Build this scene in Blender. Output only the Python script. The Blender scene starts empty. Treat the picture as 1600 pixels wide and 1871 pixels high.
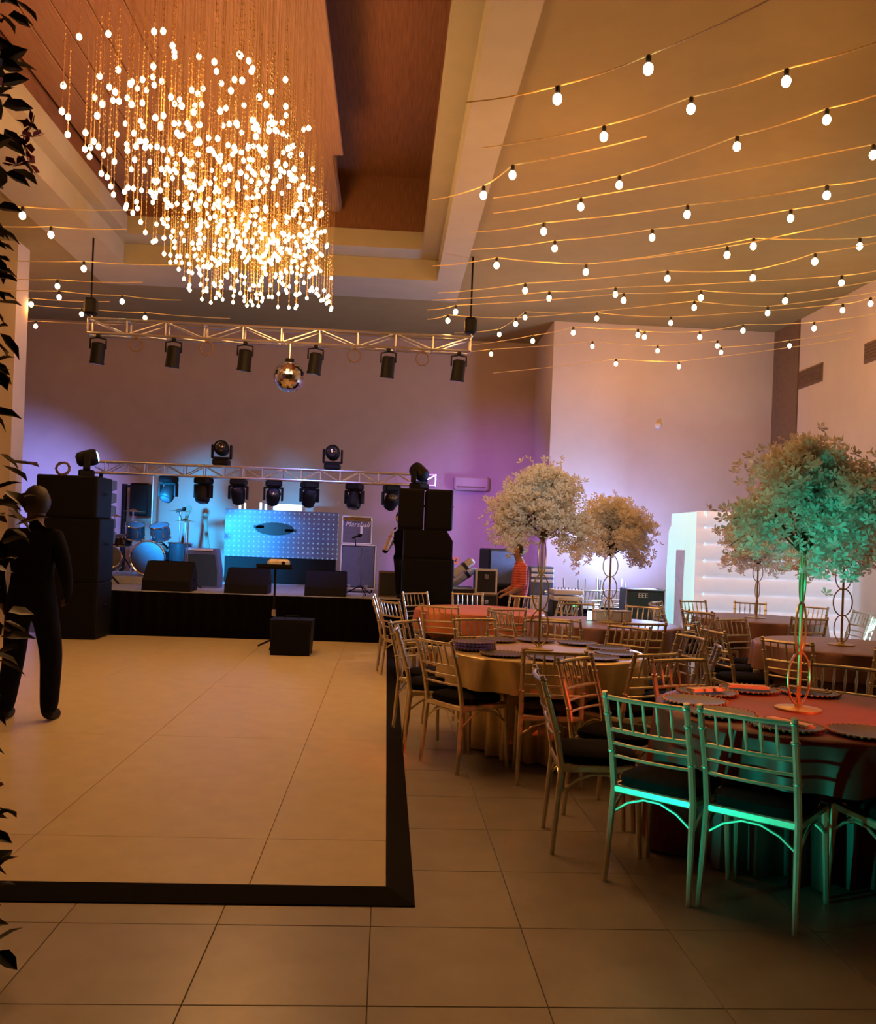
import bpy, math, random
from mathutils import Vector, Matrix, Euler
PI = math.pi
random.seed(7)
scn = bpy.context.scene
COL = scn.collection

# ------------------------------------------------------------------ camera
PSI, ROLL, FPX, PPX, PPY, EYE = .0575, .037, 1620.0, 800.0, 988.0, 1.53
W, HH = 1600, 1871
fwd = Vector((math.sin(PSI), math.cos(PSI), 0))
r0 = Vector((math.cos(PSI), -math.sin(PSI), 0))
u0 = Vector((0, 0, 1))
cr = r0 * math.cos(ROLL) + u0 * math.sin(ROLL)
cu = u0 * math.cos(ROLL) - r0 * math.sin(ROLL)
cd = bpy.data.cameras.new('camera')
cam = bpy.data.objects.new('camera', cd)
COL.objects.link(cam)
cam.matrix_world = Matrix(((cr.x, cu.x, -fwd.x, 0), (cr.y, cu.y, -fwd.y, 0), (cr.z, cu.z, -fwd.z, EYE), (0, 0, 0, 1)))
cd.sensor_fit = 'VERTICAL'
cd.sensor_height = 36
cd.lens = FPX / HH * 36
cd.shift_x = -(PPX - W / 2) / HH
cd.shift_y = (PPY - HH / 2) / HH
cd.clip_end = 100
scn.camera = cam

# ------------------------------------------------------------------ world, exposure
wd = bpy.data.worlds.new('hall_air')
wd.use_nodes = True
wd.node_tree.nodes['Background'].inputs[0].default_value = (.26, .20, .20, 1)
wd.node_tree.nodes['Background'].inputs[1].default_value = .009
scn.world = wd
scn.view_settings.view_transform = 'Standard'
scn.view_settings.look = 'None'
scn.view_settings.gamma = 1
scn.view_settings.use_curve_mapping = False
scn.view_settings.exposure = 0.0
scn.cycles.sample_clamp_indirect = 2.5
scn.cycles.sample_clamp_direct = 0
scn.cycles.max_bounces = 6
scn.cycles.caustics_reflective = False
scn.cycles.caustics_refractive = False

WARM = (1, .37, .06)


def lamp(kind, loc, energy, color, aim=None, size=.1, angle=60, blend=.5, sx=1, sy=1):
    l = bpy.data.lights.new('light', kind)
    l.energy = energy
    l.color = color
    if kind == 'AREA':
        l.shape = 'RECTANGLE'
        l.size, l.size_y = sx, sy
    else:
        l.shadow_soft_size = size
    if kind == 'SPOT':
        l.spot_size = math.radians(angle)
        l.spot_blend = blend
    o = bpy.data.objects.new('light', l)
    o.location = loc
    if aim:
        o.rotation_euler = (Vector(aim) - Vector(loc)).to_track_quat('-Z', 'Y').to_euler()
    COL.objects.link(o)
    return o


# stage and event spotlights, with added fills last (the spotlight fixtures stand on the speaker stacks, the trusses and out of frame)
lamp('SPOT', (-3.68, 13.0, 2.02), 2700, (.015, .40, 1.0), aim=(-2.95, 16.8, 1.25), size=.08, angle=62, blend=1)
lamp('SPOT', (-4.6, 12.9, 2.75), 2600, (.20, .26, 1.0), aim=(-6.9, 17, 1.4), size=.1, angle=62, blend=1)
lamp('SPOT', (.75, 13.1, 2.62), 620, (.36, .14, 1.0), aim=(1.9, 17, 1.5), size=.08, angle=80, blend=.9)
lamp('SPOT', (-1.2, 12.0, 4.0), 300, (.12, .24, 1.0), aim=(-1.6, 14.6, .9), size=.1, angle=60, blend=.9)
lamp('SPOT', (-1.35, 2.55, .28), 270, (.0, 1.0, .66), aim=(1.85, 3.80, .84), size=.05, angle=31, blend=.6)      # uplight on the floor
lamp('SPOT', (.4, 1.7, .4), 105, (.0, 1.0, .58), aim=(2.15, 4.4, 1.72), size=.05, angle=17, blend=.6)      # uplight on the near blossom tree
lamp('SPOT', (3.7, 2.2, 2.1), 620, (1, .10, .03), aim=(2.06, 4.2, .75), size=.05, angle=21, blend=.6)
lamp('SPOT', (2.2, 6.2, 5.0), 150, (1, .14, .02), aim=(1.0, 9.8, .6), size=.05, angle=15, blend=.7)
lamp('SPOT', (-3.0, 3.0, 2.2), 480, (1, .05, .12), aim=(-3.2, 6.0, 6.0), size=.2, angle=70, blend=1)
lamp('SPOT', (.5, .8, 2.6), 520, (1, .82, .62), aim=(1.35, 6.9, 1.72), size=.15, angle=15, blend=.9)     # unseen whitish fill, added to lighten the middle trees
lamp('SPOT', (3.7, 14.1, 1.1), 260, (.30, .40, 1.0), aim=(4.2, 15.2, 1.9), size=.2, angle=125, blend=1)       # added fill standing in for the booth's blue spill on the wall
lamp('SPOT', (5.2, 9.0, .3), 240, (.45, .80, 1.0), aim=(6.67, 10.6, 3.4), size=.2, angle=125, blend=1)       # unseen cool fill, added to whiten the right-hand wall


# ------------------------------------------------------------------ materials
def mat(name, color, rough=.6, metal=0, emit=None, strength=0, var=.12, scale=14, bump=0, coat=0, spec=.5, stretch=None, light=True):
    m = bpy.data.materials.new(name)
    m.use_nodes = True
    nt = m.node_tree
    b = nt.nodes['Principled BSDF']
    b.inputs['Roughness'].default_value = rough
    b.inputs['Metallic'].default_value = metal
    b.inputs['Specular IOR Level'].default_value = spec
    if coat:
        b.inputs['Coat Weight'].default_value = coat
    tc = nt.nodes.new('ShaderNodeTexCoord')
    no = nt.nodes.new('ShaderNodeTexNoise')
    no.inputs['Scale'].default_value = scale
    no.inputs['Detail'].default_value = 4
    vec = tc.outputs['Object']
    if stretch:
        mp = nt.nodes.new('ShaderNodeMapping')
        mp.inputs['Scale'].default_value = stretch
        nt.links.new(vec, mp.inputs['Vector'])
        vec = mp.outputs['Vector']
    nt.links.new(vec, no.inputs['Vector'])
    rp = nt.nodes.new('ShaderNodeValToRGB')
    rp.color_ramp.elements[0].position = .3
    rp.color_ramp.elements[1].position = .7
    rp.color_ramp.elements[0].color = tuple(c * (1 - var) for c in color) + (1,)
    rp.color_ramp.elements[1].color = tuple(min(1, c * (1 + var)) for c in color) + (1,)
    nt.links.new(no.outputs['Fac'], rp.inputs['Fac'])
    nt.links.new(rp.outputs['Color'], b.inputs['Base Color'])
    if bump:
        bp = nt.nodes.new('ShaderNodeBump')
        bp.inputs['Strength'].default_value = bump
        bp.inputs['Distance'].default_value = .01
        nt.links.new(no.outputs['Fac'], bp.inputs['Height'])
        nt.links.new(bp.outputs['Normal'], b.inputs['Normal'])
    if emit:
        b.inputs['Emission Color'].default_value = tuple(emit) + (1,)
        b.inputs['Emission Strength'].default_value = strength
        if not light:
            m.cycles.emission_sampling = 'NONE'
    return m


M = {}
M['tile'] = mat('floor_tile', (.36, .33, .27), .34, var=.10, scale=5, bump=.02)
M['grout'] = mat('grout', (.16, .13, .10), .8)
M['dance'] = mat('dance_panel_white', (.70, .60, .36), .36, var=.05, scale=6, bump=.01, spec=.3)
M['black_ramp'] = mat('black_ramp', (.004, .003, .003), .85, var=.3, spec=.12)
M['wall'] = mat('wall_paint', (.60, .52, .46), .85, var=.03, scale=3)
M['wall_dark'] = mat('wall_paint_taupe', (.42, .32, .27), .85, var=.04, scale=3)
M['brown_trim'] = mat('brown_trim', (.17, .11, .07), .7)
M['ceiling'] = mat('ceiling_paint', (.30, .235, .095), .85, var=.05, scale=4)
M['beam'] = mat('beam_paint', (.43, .39, .28), .8, var=.04, scale=3)
M['coffer'] = mat('coffer_timber', (.20, .085, .04), .7, var=.25, scale=6, stretch=(14, .5, 1))
M['panel'] = mat('panel_timber', (.25, .13, .06), .65, var=.22, scale=5, stretch=(16, .5, 1))
M['black'] = mat('black_paint', (.005, .005, .006), .6, var=.2, spec=.2)
M['black_cloth'] = mat('black_cloth', (.004, .003, .004), .95, var=.3, scale=30, bump=.2, spec=.05)
M['grille'] = mat('speaker_grille', (.005, .005, .008), .8, var=.3, scale=160, bump=.3, spec=.15)
M['deck'] = mat('stage_deck', (.42, .45, .50), .6)
M['alu'] = mat('aluminium', (.70, .69, .68), .35, 1.0, var=.06)
M['chrome'] = mat('chrome', (.85, .85, .87), .12, 1.0, var=.03)
M['gold_chair'] = mat('champagne_paint', (.64, .57, .42), .32, .8, var=.10, scale=30)
M['cushion'] = mat('black_cushion', (.006, .005, .005), .9, var=.3, scale=40, bump=.2, spec=.1)
M['satin'] = mat('gold_satin', (.70, .55, .26), .30, .45, var=.10, scale=8)
M['rose'] = mat('rose_satin', (.20, .022, .016), .5, .0, var=.12, scale=8)
M['maroon'] = mat('maroon_satin', (.26, .13, .10), .45, .0, var=.15, scale=8)
M['orange'] = mat('orange_satin', (.62, .22, .09), .42, .0, var=.12, scale=8)
M['charger'] = mat('dark_charger', (.035, .022, .016), .35, .2, var=.4, scale=50)
M['beads'] = mat('gold_beads', (.55, .36, .15), .3, .7)
M['napkin'] = mat('linen_napkin', (.72, .62, .50), .9)
M['blossom'] = mat('cream_blossom', (.90, .89, .86), .8, var=.10, scale=9)
_nt = M['blossom'].node_tree                              # petals let light through
_tr = _nt.nodes.new('ShaderNodeBsdfTranslucent')
_tr.inputs['Color'].default_value = (.88, .86, .80, 1)
_mx = _nt.nodes.new('ShaderNodeMixShader')
_mx.inputs[0].default_value = .45
_nt.links.new(_nt.nodes['Principled BSDF'].outputs[0], _mx.inputs[1])
_nt.links.new(_tr.outputs[0], _mx.inputs[2])
_nt.links.new(_mx.outputs[0], _nt.nodes['Material Output'].inputs['Surface'])
M['twig'] = mat('brown_twig', (.10, .06, .03), .8)
M['gold_wire'] = mat('gold_wire', (.55, .42, .18), .35, .7)
M['leaf'] = mat('dark_leaf', (.008, .020, .009), .5, var=.5, scale=6)
M['pink'] = mat('pink_blossom', (.45, .10, .16), .8, var=.3, scale=9)
M['bulb'] = mat('lit_bulb', (1, .9, .7), .3, emit=(1, .86, .52), strength=14, light=False)
M['bead_bulb'] = mat('lit_crystal', (1, .9, .7), .2, emit=(1, .84, .48), strength=9, light=False)
M['strand'] = mat('crystal_strand', (.50, .33, .14), .25, .2, var=.15)
M['wire'] = mat('festoon_cable', (.80, .62, .26), .5)
M['socket'] = mat('bulb_socket', (.02, .015, .01), .5)
M['skin'] = mat('skin', (.36, .20, .13), .55, var=.06)
M['pale_skin'] = mat('pale_skin', (.62, .44, .36), .55, var=.06)
M['silhouette_skin'] = mat('silhouette_skin', (.09, .05, .032), .6, var=.06)  # skin colour darkened to put the walking figure's silhouette shade into it
M['hair'] = mat('black_hair', (.008, .006, .005), .6, var=.4, scale=60)
M['dark_suit'] = mat('dark_suit', (.005, .005, .008), .9, var=.3, spec=.1)
M['dark_jeans'] = mat('dark_trousers', (.006, .006, .010), .9, var=.3, spec=.1)
M['drum_shell'] = mat('drum_shell', (.02, .015, .02), .25, .2, coat=.5)
M['drum_head'] = mat('drum_head', (.05, .05, .07), .5)
M['brass'] = mat('cymbal_brass', (.75, .55, .25), .25, 1.0)
M['case'] = mat('flight_case_black', (.02, .022, .028), .5)
M['white'] = mat('white_plastic', (.78, .78, .78), .5, var=.04)
M['grey_amp'] = mat('amp_cloth', (.13, .13, .18), .85, var=.2, scale=90, bump=.2)
M['amp_blue'] = mat('blue_grey_vinyl', (.12, .15, .24), .6)
M['lit_white'] = mat('lit_strip', (1, 1, 1), .4, emit=(.75, .95, 1), strength=2.2)
M['lit_cyan'] = mat('lit_lens', (1, 1, 1), .4, emit=(.45, .95, 1), strength=5)
M['lit_green'] = mat('green_led', (0, .5, .1), .4, emit=(.1, 1, .3), strength=2)
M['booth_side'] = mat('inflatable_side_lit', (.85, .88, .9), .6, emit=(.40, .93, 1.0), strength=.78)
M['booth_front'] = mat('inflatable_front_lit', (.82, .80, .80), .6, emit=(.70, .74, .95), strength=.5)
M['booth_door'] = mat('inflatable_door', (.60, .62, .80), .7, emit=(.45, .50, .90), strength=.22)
M['sign'] = mat('orange_notice', (.75, .28, .05), .6)
M['ink'] = mat('dark_ink', (.02, .02, .02), .6)
M['teal_grille'] = mat('teal_grille', (.03, .06, .07), .8, var=.3, scale=120, bump=.2)
M['glass'] = mat('dark_lens', (.03, .03, .05), .08, .2, coat=1)
M['mirror'] = mat('mirror_facet', (.75, .72, .70), .08, 1.0, var=.25, scale=40)


def shirt_material():
    m = mat('red_striped_shirt', (.62, .10, .09), .85)
    nt = m.node_tree
    wv = nt.nodes.new('ShaderNodeTexWave')
    wv.bands_direction = 'Z'
    wv.inputs['Scale'].default_value = 9
    wv.inputs['Distortion'].default_value = .6
    tc = [n for n in nt.nodes if n.type == 'TEX_COORD'][0]
    nt.links.new(tc.outputs['Object'], wv.inputs['Vector'])
    rp = nt.nodes.new('ShaderNodeValToRGB')
    rp.color_ramp.elements[0].color = (.50, .05, .05, 1)
    rp.color_ramp.elements[1].color = (.70, .22, .20, 1)
    nt.links.new(wv.outputs['Fac'], rp.inputs['Fac'])
    nt.links.new(rp.outputs['Color'], nt.nodes['Principled BSDF'].inputs['Base Color'])
    return m


M['shirt'] = shirt_material()


def dot_material():
    """perforated light panel: a grid of small lit holes"""
    m = mat('perforated_panel', (.16, .18, .28), .5, var=.08)
    nt = m.node_tree
    tc = [n for n in nt.nodes if n.type == 'TEX_COORD'][0]
    sp = nt.nodes.new('ShaderNodeSeparateXYZ')
    nt.links.new(tc.outputs['Object'], sp.inputs[0])

    def math_node(op, a, b=None):
        n = nt.nodes.new('ShaderNodeMath')
        n.operation = op
        for i, v in enumerate((a, b)):
            if v is None:
                continue
            if isinstance(v, (int, float)):
                n.inputs[i].default_value = v
            else:
                nt.links.new(v, n.inputs[i])
        return n.outputs[0]
    fx = math_node('SUBTRACT', math_node('FRACT', math_node('MULTIPLY', sp.outputs[0], 11.5)), .5)
    fz = math_node('SUBTRACT', math_node('FRACT', math_node('MULTIPLY', sp.outputs[2], 11.5)), .5)
    d = math_node('ADD', math_node('MULTIPLY', fx, fx), math_node('MULTIPLY', fz, fz))
    dot = math_node('LESS_THAN', d, .030)
    b = nt.nodes['Principled BSDF']
    b.inputs['Emission Color'].default_value = (.45, .80, 1, 1)
    nt.links.new(math_node('MULTIPLY', dot, .28), b.inputs['Emission Strength'])
    return m


M['dots'] = dot_material()


# ------------------------------------------------------------------ mesh building
class MB:
    def __init__(s):
        s.v, s.f = [], []

    def add(s, vs, fs):
        n = len(s.v)
        s.v += [tuple(v) for v in vs]
        s.f += [tuple(i + n for i in f) for f in fs]
        return s

    def box(s, c, d, rot=None, taper=1.0):
        hx, hy, hz = d[0] / 2, d[1] / 2, d[2] / 2
        vs = [Vector((x * hx * (taper if z > 0 else 1), y * hy * (taper if z > 0 else 1), z * hz)) for z in (-1, 1) for y in (-1, 1) for x in (-1, 1)]
        if rot:
            R = Euler(rot).to_matrix()
            vs = [R @ v for v in vs]
        c = Vector(c)
        return s.add([v + c for v in vs], [(0, 2, 3, 1), (4, 5, 7, 6), (0, 1, 5, 4), (2, 6, 7, 3), (1, 3, 7, 5), (0, 4, 6, 2)])

    def bbox(s, c, d, bev=.01):
        """box with all edges chamfered"""
        c = Vector(c)
        h = [x / 2 for x in d]
        b = min(bev, min(h) * .9)
        vs, idx = [], {}
        for sx in (-1, 1):
            for sy in (-1, 1):
                for sz in (-1, 1):
                    for a in range(3):
                        p = [sx * h[0], sy * h[1], sz * h[2]]
                        for k in range(3):
                            if k != a:
                                p[k] -= (sx, sy, sz)[k] * b
                        idx[(sx, sy, sz, a)] = len(vs)
                        vs.append(c + Vector(p))
        fs = []
        for a in range(3):
            o = [k for k in range(3) if k != a]
            for sg in (-1, 1):
                q = []
                for s1, s2 in ((-1, -1), (1, -1), (1, 1), (-1, 1)):
                    k = [0, 0, 0]
                    k[a] = sg
                    k[o[0]], k[o[1]] = s1, s2
                    q.append(idx[(*k, a)])
                fs.append(q if (sg > 0) == (a != 1) else q[::-1])
        for a in range(3):
            o = [k for k in range(3) if k != a]
            for s1 in (-1, 1):
                for s2 in (-1, 1):
                    k1, k2 = [0, 0, 0], [0, 0, 0]
                    k1[a], k2[a] = -1, 1
                    for k in (k1, k2):
                        k[o[0]], k[o[1]] = s1, s2
                    fs.append([idx[(*k1, o[0])], idx[(*k2, o[0])], idx[(*k2, o[1])], idx[(*k1, o[1])]])
        for sx in (-1, 1):
            for sy in (-1, 1):
                for sz in (-1, 1):
                    fs.append([idx[(sx, sy, sz, a)] for a in range(3)])
        return s.add(vs, fs)

    def tube(s, pts, r, n=8, closed=False, caps=True):
        pts = [Vector(p) for p in pts]
        m = len(pts)
        rs = r if isinstance(r, (list, tuple)) else [r] * m
        vs, fs = [], []
        up = None
        for i, p in enumerate(pts):
            if closed:
                t = (pts[(i + 1) % m] - pts[i - 1]).normalized()
            else:
                t = (pts[min(i + 1, m - 1)] - pts[max(i - 1, 0)]).normalized()
            if up is None:
                a = Vector((0, 0, 1)) if abs(t.z) < .9 else Vector((1, 0, 0))
                up = (a - t * a.dot(t)).normalized()
            else:
                up = (up - t * up.dot(t)).normalized()
            sd = t.cross(up)
            for k in range(n):
                an = 2 * PI * k / n
                vs.append(p + (up * math.cos(an) + sd * math.sin(an)) * rs[i])
        for i in range(m if closed else m - 1):
            j = (i + 1) % m
            for k in range(n):
                k2 = (k + 1) % n
                fs.append((i * n + k, i * n + k2, j * n + k2, j * n + k))
        if caps and not closed:
            fs.append(tuple(range(n))[::-1])
            fs.append(tuple((m - 1) * n + k for k in range(n)))
        return s.add(vs, fs)

    def lathe(s, prof, n=24, c=(0, 0, 0), axis='z'):
        vs, fs = [], []
        c = Vector(c)
        for r, z in prof:
            for k in range(n):
                a = 2 * PI * k / n
                p = (r * math.cos(a), r * math.sin(a), z)
                if axis == 'y':
                    p = (p[0], p[2], p[1])
                elif axis == 'x':
                    p = (p[2], p[0], p[1])
                vs.append(c + Vector(p))
        for i in range(len(prof) - 1):
            for k in range(n):
                k2 = (k + 1) % n
                fs.append((i * n + k, i * n + k2, (i + 1) * n + k2, (i + 1) * n + k))
        fs.append(tuple(range(n))[::-1])
        fs.append(tuple((len(prof) - 1) * n + k for k in range(n)))
        return s.add(vs, fs)

    def ball(s, c, r, n=10, m=6, sc=(1, 1, 1)):
        c = Vector(c)
        vs = [c + Vector((0, 0, -r * sc[2]))]
        for i in range(1, m):
            t = -PI / 2 + PI * i / m
            for k in range(n):
                a = 2 * PI * k / n
                vs.append(c + Vector((r * math.cos(t) * math.cos(a) * sc[0], r * math.cos(t) * math.sin(a) * sc[1], r * math.sin(t) * sc[2])))
        vs.append(c + Vector((0, 0, r * sc[2])))
        fs = []
        for k in range(n):
            fs.append((0, 1 + (k + 1) % n, 1 + k))
            fs.append((len(vs) - 1, 1 + (m - 2) * n + k, 1 + (m - 2) * n + (k + 1) % n))
        for i in range(m - 2):
            for k in range(n):
                k2 = (k + 1) % n
                fs.append((1 + i * n + k, 1 + i * n + k2, 1 + (i + 1) * n + k2, 1 + (i + 1) * n + k))
        return s.add(vs, fs)

    def prism(s, poly, z0, z1, plane='xy'):
        """extrude a polygon; plane xz extrudes along y, yz along x"""
        n = len(poly)

        def P(a, b, z):
            return {'xy': (a, b, z), 'xz': (a, z, b), 'yz': (z, a, b)}[plane]
        vs = [P(a, b, z0) for a, b in poly] + [P(a, b, z1) for a, b in poly]
        fs = [tuple(range(n))[::-1], tuple(range(n, 2 * n))]
        fs += [(i, (i + 1) % n, n + (i + 1) % n, n + i) for i in range(n)]
        return s.add(vs, fs)

    def mesh(s, name, m=None, smooth=False):
        me = bpy.data.meshes.new(name)
        me.from_pydata(s.v, [], s.f)
        if m is not None:
            me.materials.append(M[m] if isinstance(m, str) else m)
        import bmesh
        bm = bmesh.new()
        bm.from_mesh(me)
        bmesh.ops.recalc_face_normals(bm, faces=bm.faces)
        bm.to_mesh(me)
        bm.free()
        if smooth:
            for p in me.polygons:
                p.use_smooth = True
            try:
                me.set_sharp_from_angle(angle=math.radians(40))
            except Exception:
                pass
        return me


def put(name, me, parent=None, loc=(0, 0, 0), rot=(0, 0, 0)):
    o = bpy.data.objects.new(name, me)
    COL.objects.link(o)
    if parent:
        o.parent = parent
    o.location = loc
    o.rotation_euler = rot
    return o


def obj(name, mb, m, parent=None, loc=(0, 0, 0), rot=(0, 0, 0), smooth=False):
    return put(name, mb.mesh(name, m, smooth), parent, loc, rot)


def tag(o, label, cat, group=None):
    o['label'] = label
    o['category'] = cat
    if group:
        o['group'] = group
    return o


def thing(name, label, cat, loc=(0, 0, 0), rz=0, group=None, rot=None):
    o = bpy.data.objects.new(name, None)
    o.empty_display_size = .1
    COL.objects.link(o)
    o.location = loc
    o.rotation_euler = rot or (0, 0, rz)
    return tag(o, label, cat, group)


def struct(name, mb, m, parent=None, smooth=False):
    o = obj(name, mb, m, parent, smooth=smooth)
    if not parent:
        o['kind'] = 'structure'
    return o


def dup(root, loc, rz=None, label=None, group=None, rot=None):
    r = root.copy()
    COL.objects.link(r)
    r.location = loc
    if rz is not None:
        r.rotation_euler = (0, 0, rz)
    if rot is not None:
        r.rotation_euler = rot
    if label:
        r['label'] = label
    if group:
        r['group'] = group
    for ch in list(root.children):
        c = ch.copy()
        COL.objects.link(c)
        c.parent = r
        for g in ch.children:
            d = g.copy()
            COL.objects.link(d)
            d.parent = c
    return r


def ray(x, y):
    return fwd + cr * ((x - PPX) / FPX) - cu * ((y - PPY) / FPX)


def onY(x, y, Y):
    """the point of the hall seen at photo pixel x, y that lies Y metres into the room"""
    d = ray(x, y)
    t = Y / d.y
    return Vector((d.x * t, Y, EYE + d.z * t))


def onZ(x, y, Z):
    d = ray(x, y)
    t = (Z - EYE) / d.z
    return Vector((d.x * t, d.y * t, Z))


# ------------------------------------------------------------------ the hall
CEIL, YB, YP, XR, XL = 5.4, 17.0, 15.2, 6.67, -7.6
XJ = 2.75                                                 # where the back wall steps forward
fl = struct('floor', MB().box((-.4, 8.5, -.05), (15.5, 18, .09)), 'grout')
TS = .5985
tile_meshes = []
for k in range(3):
    tile_meshes.append(MB().bbox((0, 0, 0), (TS - .003, TS - .003, .012), .0015).mesh('tile', 'tile'))
ROW0 = 2.905
DF_X1, DF_Y0, DF_Y1 = .155, 3.70, 12.75                   # dance floor outline with its ramp
rest = MB()
n_tiles = 0
for j in range(-2, 24):
    y = ROW0 + (j + .5) * TS
    for i in range(-13, 12):
        x = -.009 + (i + .5) * TS
        if x + TS / 2 > XR or x - TS / 2 < XL:
            continue
        if y > 12.3 and x < .9:
            continue                                     # under the stage
        if x + TS / 2 < DF_X1 - .1 and DF_Y0 + .1 < y - TS / 2:
            continue                                     # under the dance floor
        # the nearer tiles that the photograph lets one tell apart are single pieces
        if y < 9 and -3.2 < x < 4.5 and abs(x) < y * .62 + .8 and y > 2.3:
            put('tile', tile_meshes[(i * 7 + j * 3) % 3], fl, (x, y, -.006), (random.uniform(-.0015, .0015), random.uniform(-.0015, .0015), 0))
            n_tiles += 1
        else:
            rest.box((x, y, -.006), (TS - .005, TS - .005, .012))
o = obj('tile', rest, 'tile', fl)
o['kind'] = 'stuff'

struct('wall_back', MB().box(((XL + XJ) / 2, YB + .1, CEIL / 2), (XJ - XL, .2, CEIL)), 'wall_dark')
pv = MB().box(((XJ + XR + .4) / 2, YP + .95, CEIL / 2), (XR + .4 - XJ, 1.9, CEIL))
struct('wall_back_projection', pv, 'wall')
struct('wall_right', MB().box((XR + .15, 6.6, CEIL / 2), (.3, 15.3, CEIL)), 'wall')
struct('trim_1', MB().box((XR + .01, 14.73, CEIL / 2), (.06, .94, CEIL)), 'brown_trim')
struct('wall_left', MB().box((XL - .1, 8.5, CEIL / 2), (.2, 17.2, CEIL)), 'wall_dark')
p = onY(24, 700, 12.4)
struct('trim_2', MB().box((p.x - .35, 12.6, CEIL / 2), (.7, .4, CEIL)), 'wall')
# skirting along the visible foot of the walls
struct('baseboard_right', MB().box((XR - .01, 6.6, .06), (.025, 15.2, .12)), 'brown_trim')

# ceiling with a deep coffer over the dance floor
OX0, OX1, OY0, OY1 = -4.59, .97, 2.6, 14.2               # outer edge of the pale surround
JX0, JX1, JY1 = -3.95, .60, 13.1                          # first step
KX0, KX1, KY1 = -3.78, .36, 12.65                         # second step
ce = MB()
ce.box(((OX1 + XR + .3) / 2, 8.5, CEIL + .06), (XR + .3 - OX1, 18, .12))
ce.box(((OX0 + XL) / 2, 8.5, CEIL + .06), (OX0 - XL, 18, .12))
ce.box(((OX0 + OX1) / 2, (OY1 + 17.5) / 2, CEIL + .06), (OX1 - OX0, 17.5 - OY1, .12))
struct('ceiling', ce, 'ceiling')


def ring(x0, x1, y1, X0, X1, Y1, z, h):
    m = MB()
    m.box(((x0 + X0) / 2, (OY0 + Y1) / 2, z + h / 2), (abs(x0 - X0), Y1 - OY0, h))
    m.box(((x1 + X1) / 2, (OY0 + Y1) / 2, z + h / 2), (abs(x1 - X1), Y1 - OY0, h))
    m.box(((x0 + x1) / 2, (y1 + Y1) / 2, z + h / 2), (x1 - x0, Y1 - y1, h))
    return m


struct('trim_3', ring(JX0, JX1, JY1, OX0, OX1, OY1, CEIL - .03, .30), 'beam')
struct('trim_4', ring(KX0, KX1, KY1, JX0, JX1, JY1, CEIL + .27, .25), 'beam')
cw = MB()
cw.box((KX0 - .09, 7.6, 6.31), (.12, 10.2, .80)).box((KX1 + .09, 7.6, 6.31), (.12, 10.2, .80)).box(((KX0 + KX1) / 2, KY1 + .09, 6.31), (KX1 - KX0 + .3, .12, .80))
cw.box(((KX0 + KX1) / 2, 7.6, 6.76), (KX1 - KX0 + .3, 10.4, .12))
struct('ceiling_coffer', cw, 'coffer')
PNZ = 6.12
PX1 = -.80
pb = struct('ceiling_panel', MB().box(((KX0 + PX1) / 2, 7.55, PNZ + .08), (PX1 - KX0 - .02, 10.1, .10)), 'panel')
nb = 9
for i in range(nb):                                       # the boards of the lowered timber panel
    w = (PX1 - KX0 - .04) / nb
    obj('board', MB().bbox((0, 0, 0), (w - .012, 10.06, .035), .006), 'panel', pb, (KX0 + .02 + w * (i + .5), 7.55, PNZ + .012 + .004 * (i % 2)))

# ------------------------------------------------------------------ dance floor
df = thing('dance_floor', 'raised white dance floor with sloped black edging in front of the stage', 'dance floor', (0, 0, 0))
xs = [.052, -.53, -1.64, -2.75, -3.86, -4.97, -6.08]
ys = [3.81, 4.385, 6.55, 8.70, 10.7, 12.70]
for a in range(len(xs) - 1):
    for b in range(len(ys) - 1):
        x1, x0, y0, y1 = xs[a], xs[a + 1], ys[b], ys[b + 1]
        m = MB().bbox((0, 0, 0), (x1 - x0 - .003, y1 - y0 - .003, .036), .0012)
        obj('panel', m, 'dance', df, ((x0 + x1) / 2, (y0 + y1) / 2, .021 + random.uniform(-.0006, .0006)))


def edging(p0, p1, out, w=.118):
    a, b, o_ = Vector(p0), Vector(p1), Vector(out)
    m = MB()
    d = (b - a).normalized()
    v = [a, b, b + o_ * w + d * w, a + o_ * w - d * w]
    z = Vector((0, 0, 1))
    vs = [a + z * .001, b + z * .001, v[2] + z * .001, v[3] + z * .001, a + z * .040, b + z * .040, v[2] + z * .006, v[3] + z * .006]
    return m.add(vs, [(0, 1, 2, 3), (4, 5, 6, 7), (0, 1, 5, 4), (1, 2, 6, 5), (2, 3, 7, 6), (3, 0, 4, 7)])


obj('edging', edging((-6.08, 3.808, 0), (.054, 3.808, 0), (0, -1, 0)), 'black_ramp', df)
obj('edging', edging((.055, 3.808, 0), (.055, 12.70, 0), (1, 0, 0)), 'black_ramp', df)

# ------------------------------------------------------------------ stage
SD = .66
SX0, SX1, SY0, SY1 = -4.9, .82, 12.86, 16.95
st = thing('stage', 'low stage with pale deck and black skirt behind the dance floor', 'stage', ((SX0 + SX1) / 2, SY0, 0))
cx = (SX0 + SX1) / 2
nd = 5
dw = (SX1 - SX0) / nd
for i in range(nd):
    obj('deck_panel', MB().bbox((0, 0, 0), (dw - .006, SY1 - SY0, .06), .004), 'deck', st, (SX0 + dw * (i + .5) - cx, (SY1 - SY0) / 2, SD - .03))
sk = MB()
n = 220
vs, fs = [], []
for i in range(n + 1):
    x = SX0 - cx + (SX1 - SX0) * i / n
    y = -.035 + .018 * math.sin(i * .95) + .008 * math.sin(i * .37)
    vs += [(x, y, SD - .005), (x, y * 1.3, .005)]
for i in range(n):
    fs.append((2 * i, 2 * i + 1, 2 * i + 3, 2 * i + 2))
sk.add(vs, fs)
obj('skirt', sk, 'black_cloth', st, smooth=True)
obj('riser', MB().bbox((0, 0, 0), (1.62, 1.9, .12), .006), 'deck', st, (-3.90 - cx, 2.45, SD + .0605))


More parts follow.
